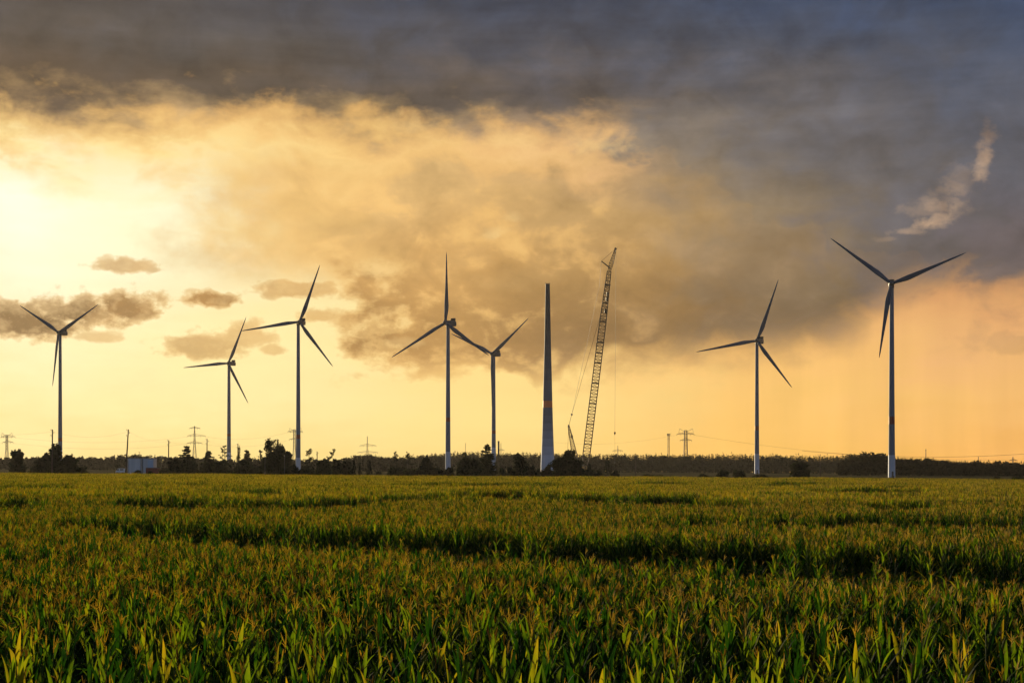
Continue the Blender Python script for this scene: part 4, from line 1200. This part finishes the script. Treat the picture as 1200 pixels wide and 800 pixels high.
    for (px, py, rx, ry, s) in [(30, 382, 75, 24, 1.0), (95, 368, 60, 22, .85), (148, 362, 50, 20, 1.0), (-60, 370, 60, 25, .8), (248, 352, 36, 11, .92), (150, 313, 38, 10, .62),
                                (345, 341, 66, 12, .62), (235, 407, 50, 17, .60), (285, 395, 40, 17, .5), (375, 371, 34, 9, .5), (455, 400, 50, 26, .7), (520, 395, 60, 30, .6), (480, 330, 40, 30, .35), (320, 410, 16, 8, .4), (205, 208, 30, 8, .15), (300, 300, 50, 14, .25), (110, 395, 30, 8, .4),
                                (1185, 404, 60, 14, .22)]:
        m = math_('MAXIMUM', m, blob(px, py, rx, ry, s))
    col = mix(m, clear, cloud)
    rim = math_('MULTIPLY', math_('MULTIPLY', math_('MULTIPLY', m, math_('SUBTRACT', 1.0, m)), 1.2, None, True), mrange(U, -.5, 2.5, 1, .25))
    col = mix(rim, col, lin((246, 184, 98)))
    # bright breaks in the cloud: the lit tower of cloud at right, and small ones
    def blend_blob(base, c, lst):
        mm = None
        for (px, py, rx, ry, s) in lst:
            q = blob(px, py, rx, ry, s, .6, .1); mm = q if mm is None else math_('MAXIMUM', mm, q)
        return mix(mm, base, c)
    tcol = mix(n_bill, lin((150, 120, 100)), lin((240, 200, 158)))
    col = blend_blob(col, tcol, [(1130, 208, 30, 20, .16), (1095, 246, 40, 20, .2), (1159, 164, 11, 16, .40), (1154, 186, 12, 17, .55), (1147, 206, 13, 14, .5), (1120, 222, 22, 12, .28), (1104, 242, 22, 12, .4), (1088, 262, 22, 9, .6), (1100, 256, 16, 8, .5), (1062, 272, 22, 6, .32), (1040, 281, 16, 4, .2)])
    col = blend_blob(col, lin((252, 214, 144)), [(582, 276, 20, 10, .38), (440, 318, 26, 12, .4), (600, 256, 14, 7, .2), (470, 402, 22, 8, .25), (596, 165, 60, 14, .22), (700, 172, 50, 13, .26), (478, 148, 36, 13, .2)])
    # the deck overhead and behind, and real clear sky through it
    back = mrange(sx.outputs[1], .45, -.05)
    cover = noise_(1.0, 1.0, 5.0, 5)
    backcol = mix(cover, lin((68, 82, 108)), lin((98, 116, 150)))
    up = mrange(el, math.radians(19), math.radians(40))
    overc = mix(n_big, lin((48, 52, 62)), lin((70, 76, 90)))
    col = mix(up, col, overc); col = mix(back, col, backcol)
    sky = N('ShaderNodeTexSky'); sky.sky_type = 'NISHITA'; sky.sun_disc = False
    sky.sun_elevation = SUN_EL; sky.sun_rotation = SUN_AZ; sky.altitude = 50; sky.air_density = 1.0; sky.dust_density = 3.0; sky.ozone_density = 1.0
    vm = N('ShaderNodeVectorMath'); vm.operation = 'SCALE'; Lk(col, vm.inputs[0]); vm.inputs['Scale'].default_value = 0.707 / STR
    thin = mrange(back, 0, 1, .008, .30, 'LINEAR')
    fin = mix(thin, vm.outputs[0], sky.outputs[0])
    Lk(fin, bg.inputs['Color'])
    w.cycles.sampling_method = 'MANUAL'; w.cycles.sample_map_resolution = 1024
build_world()

sl = bpy.data.lights.new('sun', 'SUN'); sl.energy = 5.0; sl.angle = math.radians(1.0); sl.color = (1.0, 0.80, 0.50)
so = bpy.data.objects.new('sun', sl); COL.objects.link(so)
sd = Vector((math.sin(SUN_AZ) * math.cos(SUN_EL), math.cos(SUN_AZ) * math.cos(SUN_EL), math.sin(SUN_EL)))
so.rotation_euler = sd.to_track_quat('Z', 'Y').to_euler(); so.location = (-120, 300, 60)

# ------------------------------------------------------------------ camera and render
cd = bpy.data.cameras.new('camera'); cd.lens = 50; cd.sensor_width = 36; cd.shift_y = (YE - 400) / 1200; cd.clip_start = .1; cd.clip_end = 30000
co = bpy.data.objects.new('camera', cd); co.location = (0, 0, HC); co.rotation_euler = (math.pi / 2, 0, 0); COL.objects.link(co)
S.camera = co
S.view_settings.view_transform = 'Standard'; S.view_settings.look = 'None'; S.view_settings.exposure = 0.5; S.view_settings.gamma = 1
S.render.engine = 'CYCLES'
cy = S.cycles
cy.max_bounces = 6; cy.diffuse_bounces = 2; cy.glossy_bounces = 2; cy.transmission_bounces = 2; cy.volume_bounces = 0; cy.transparent_max_bounces = 4
cy.caustics_reflective = False; cy.caustics_refractive = False
cy.use_denoising = True
try: cy.denoiser = 'OPENIMAGEDENOISE'
except Exception: pass
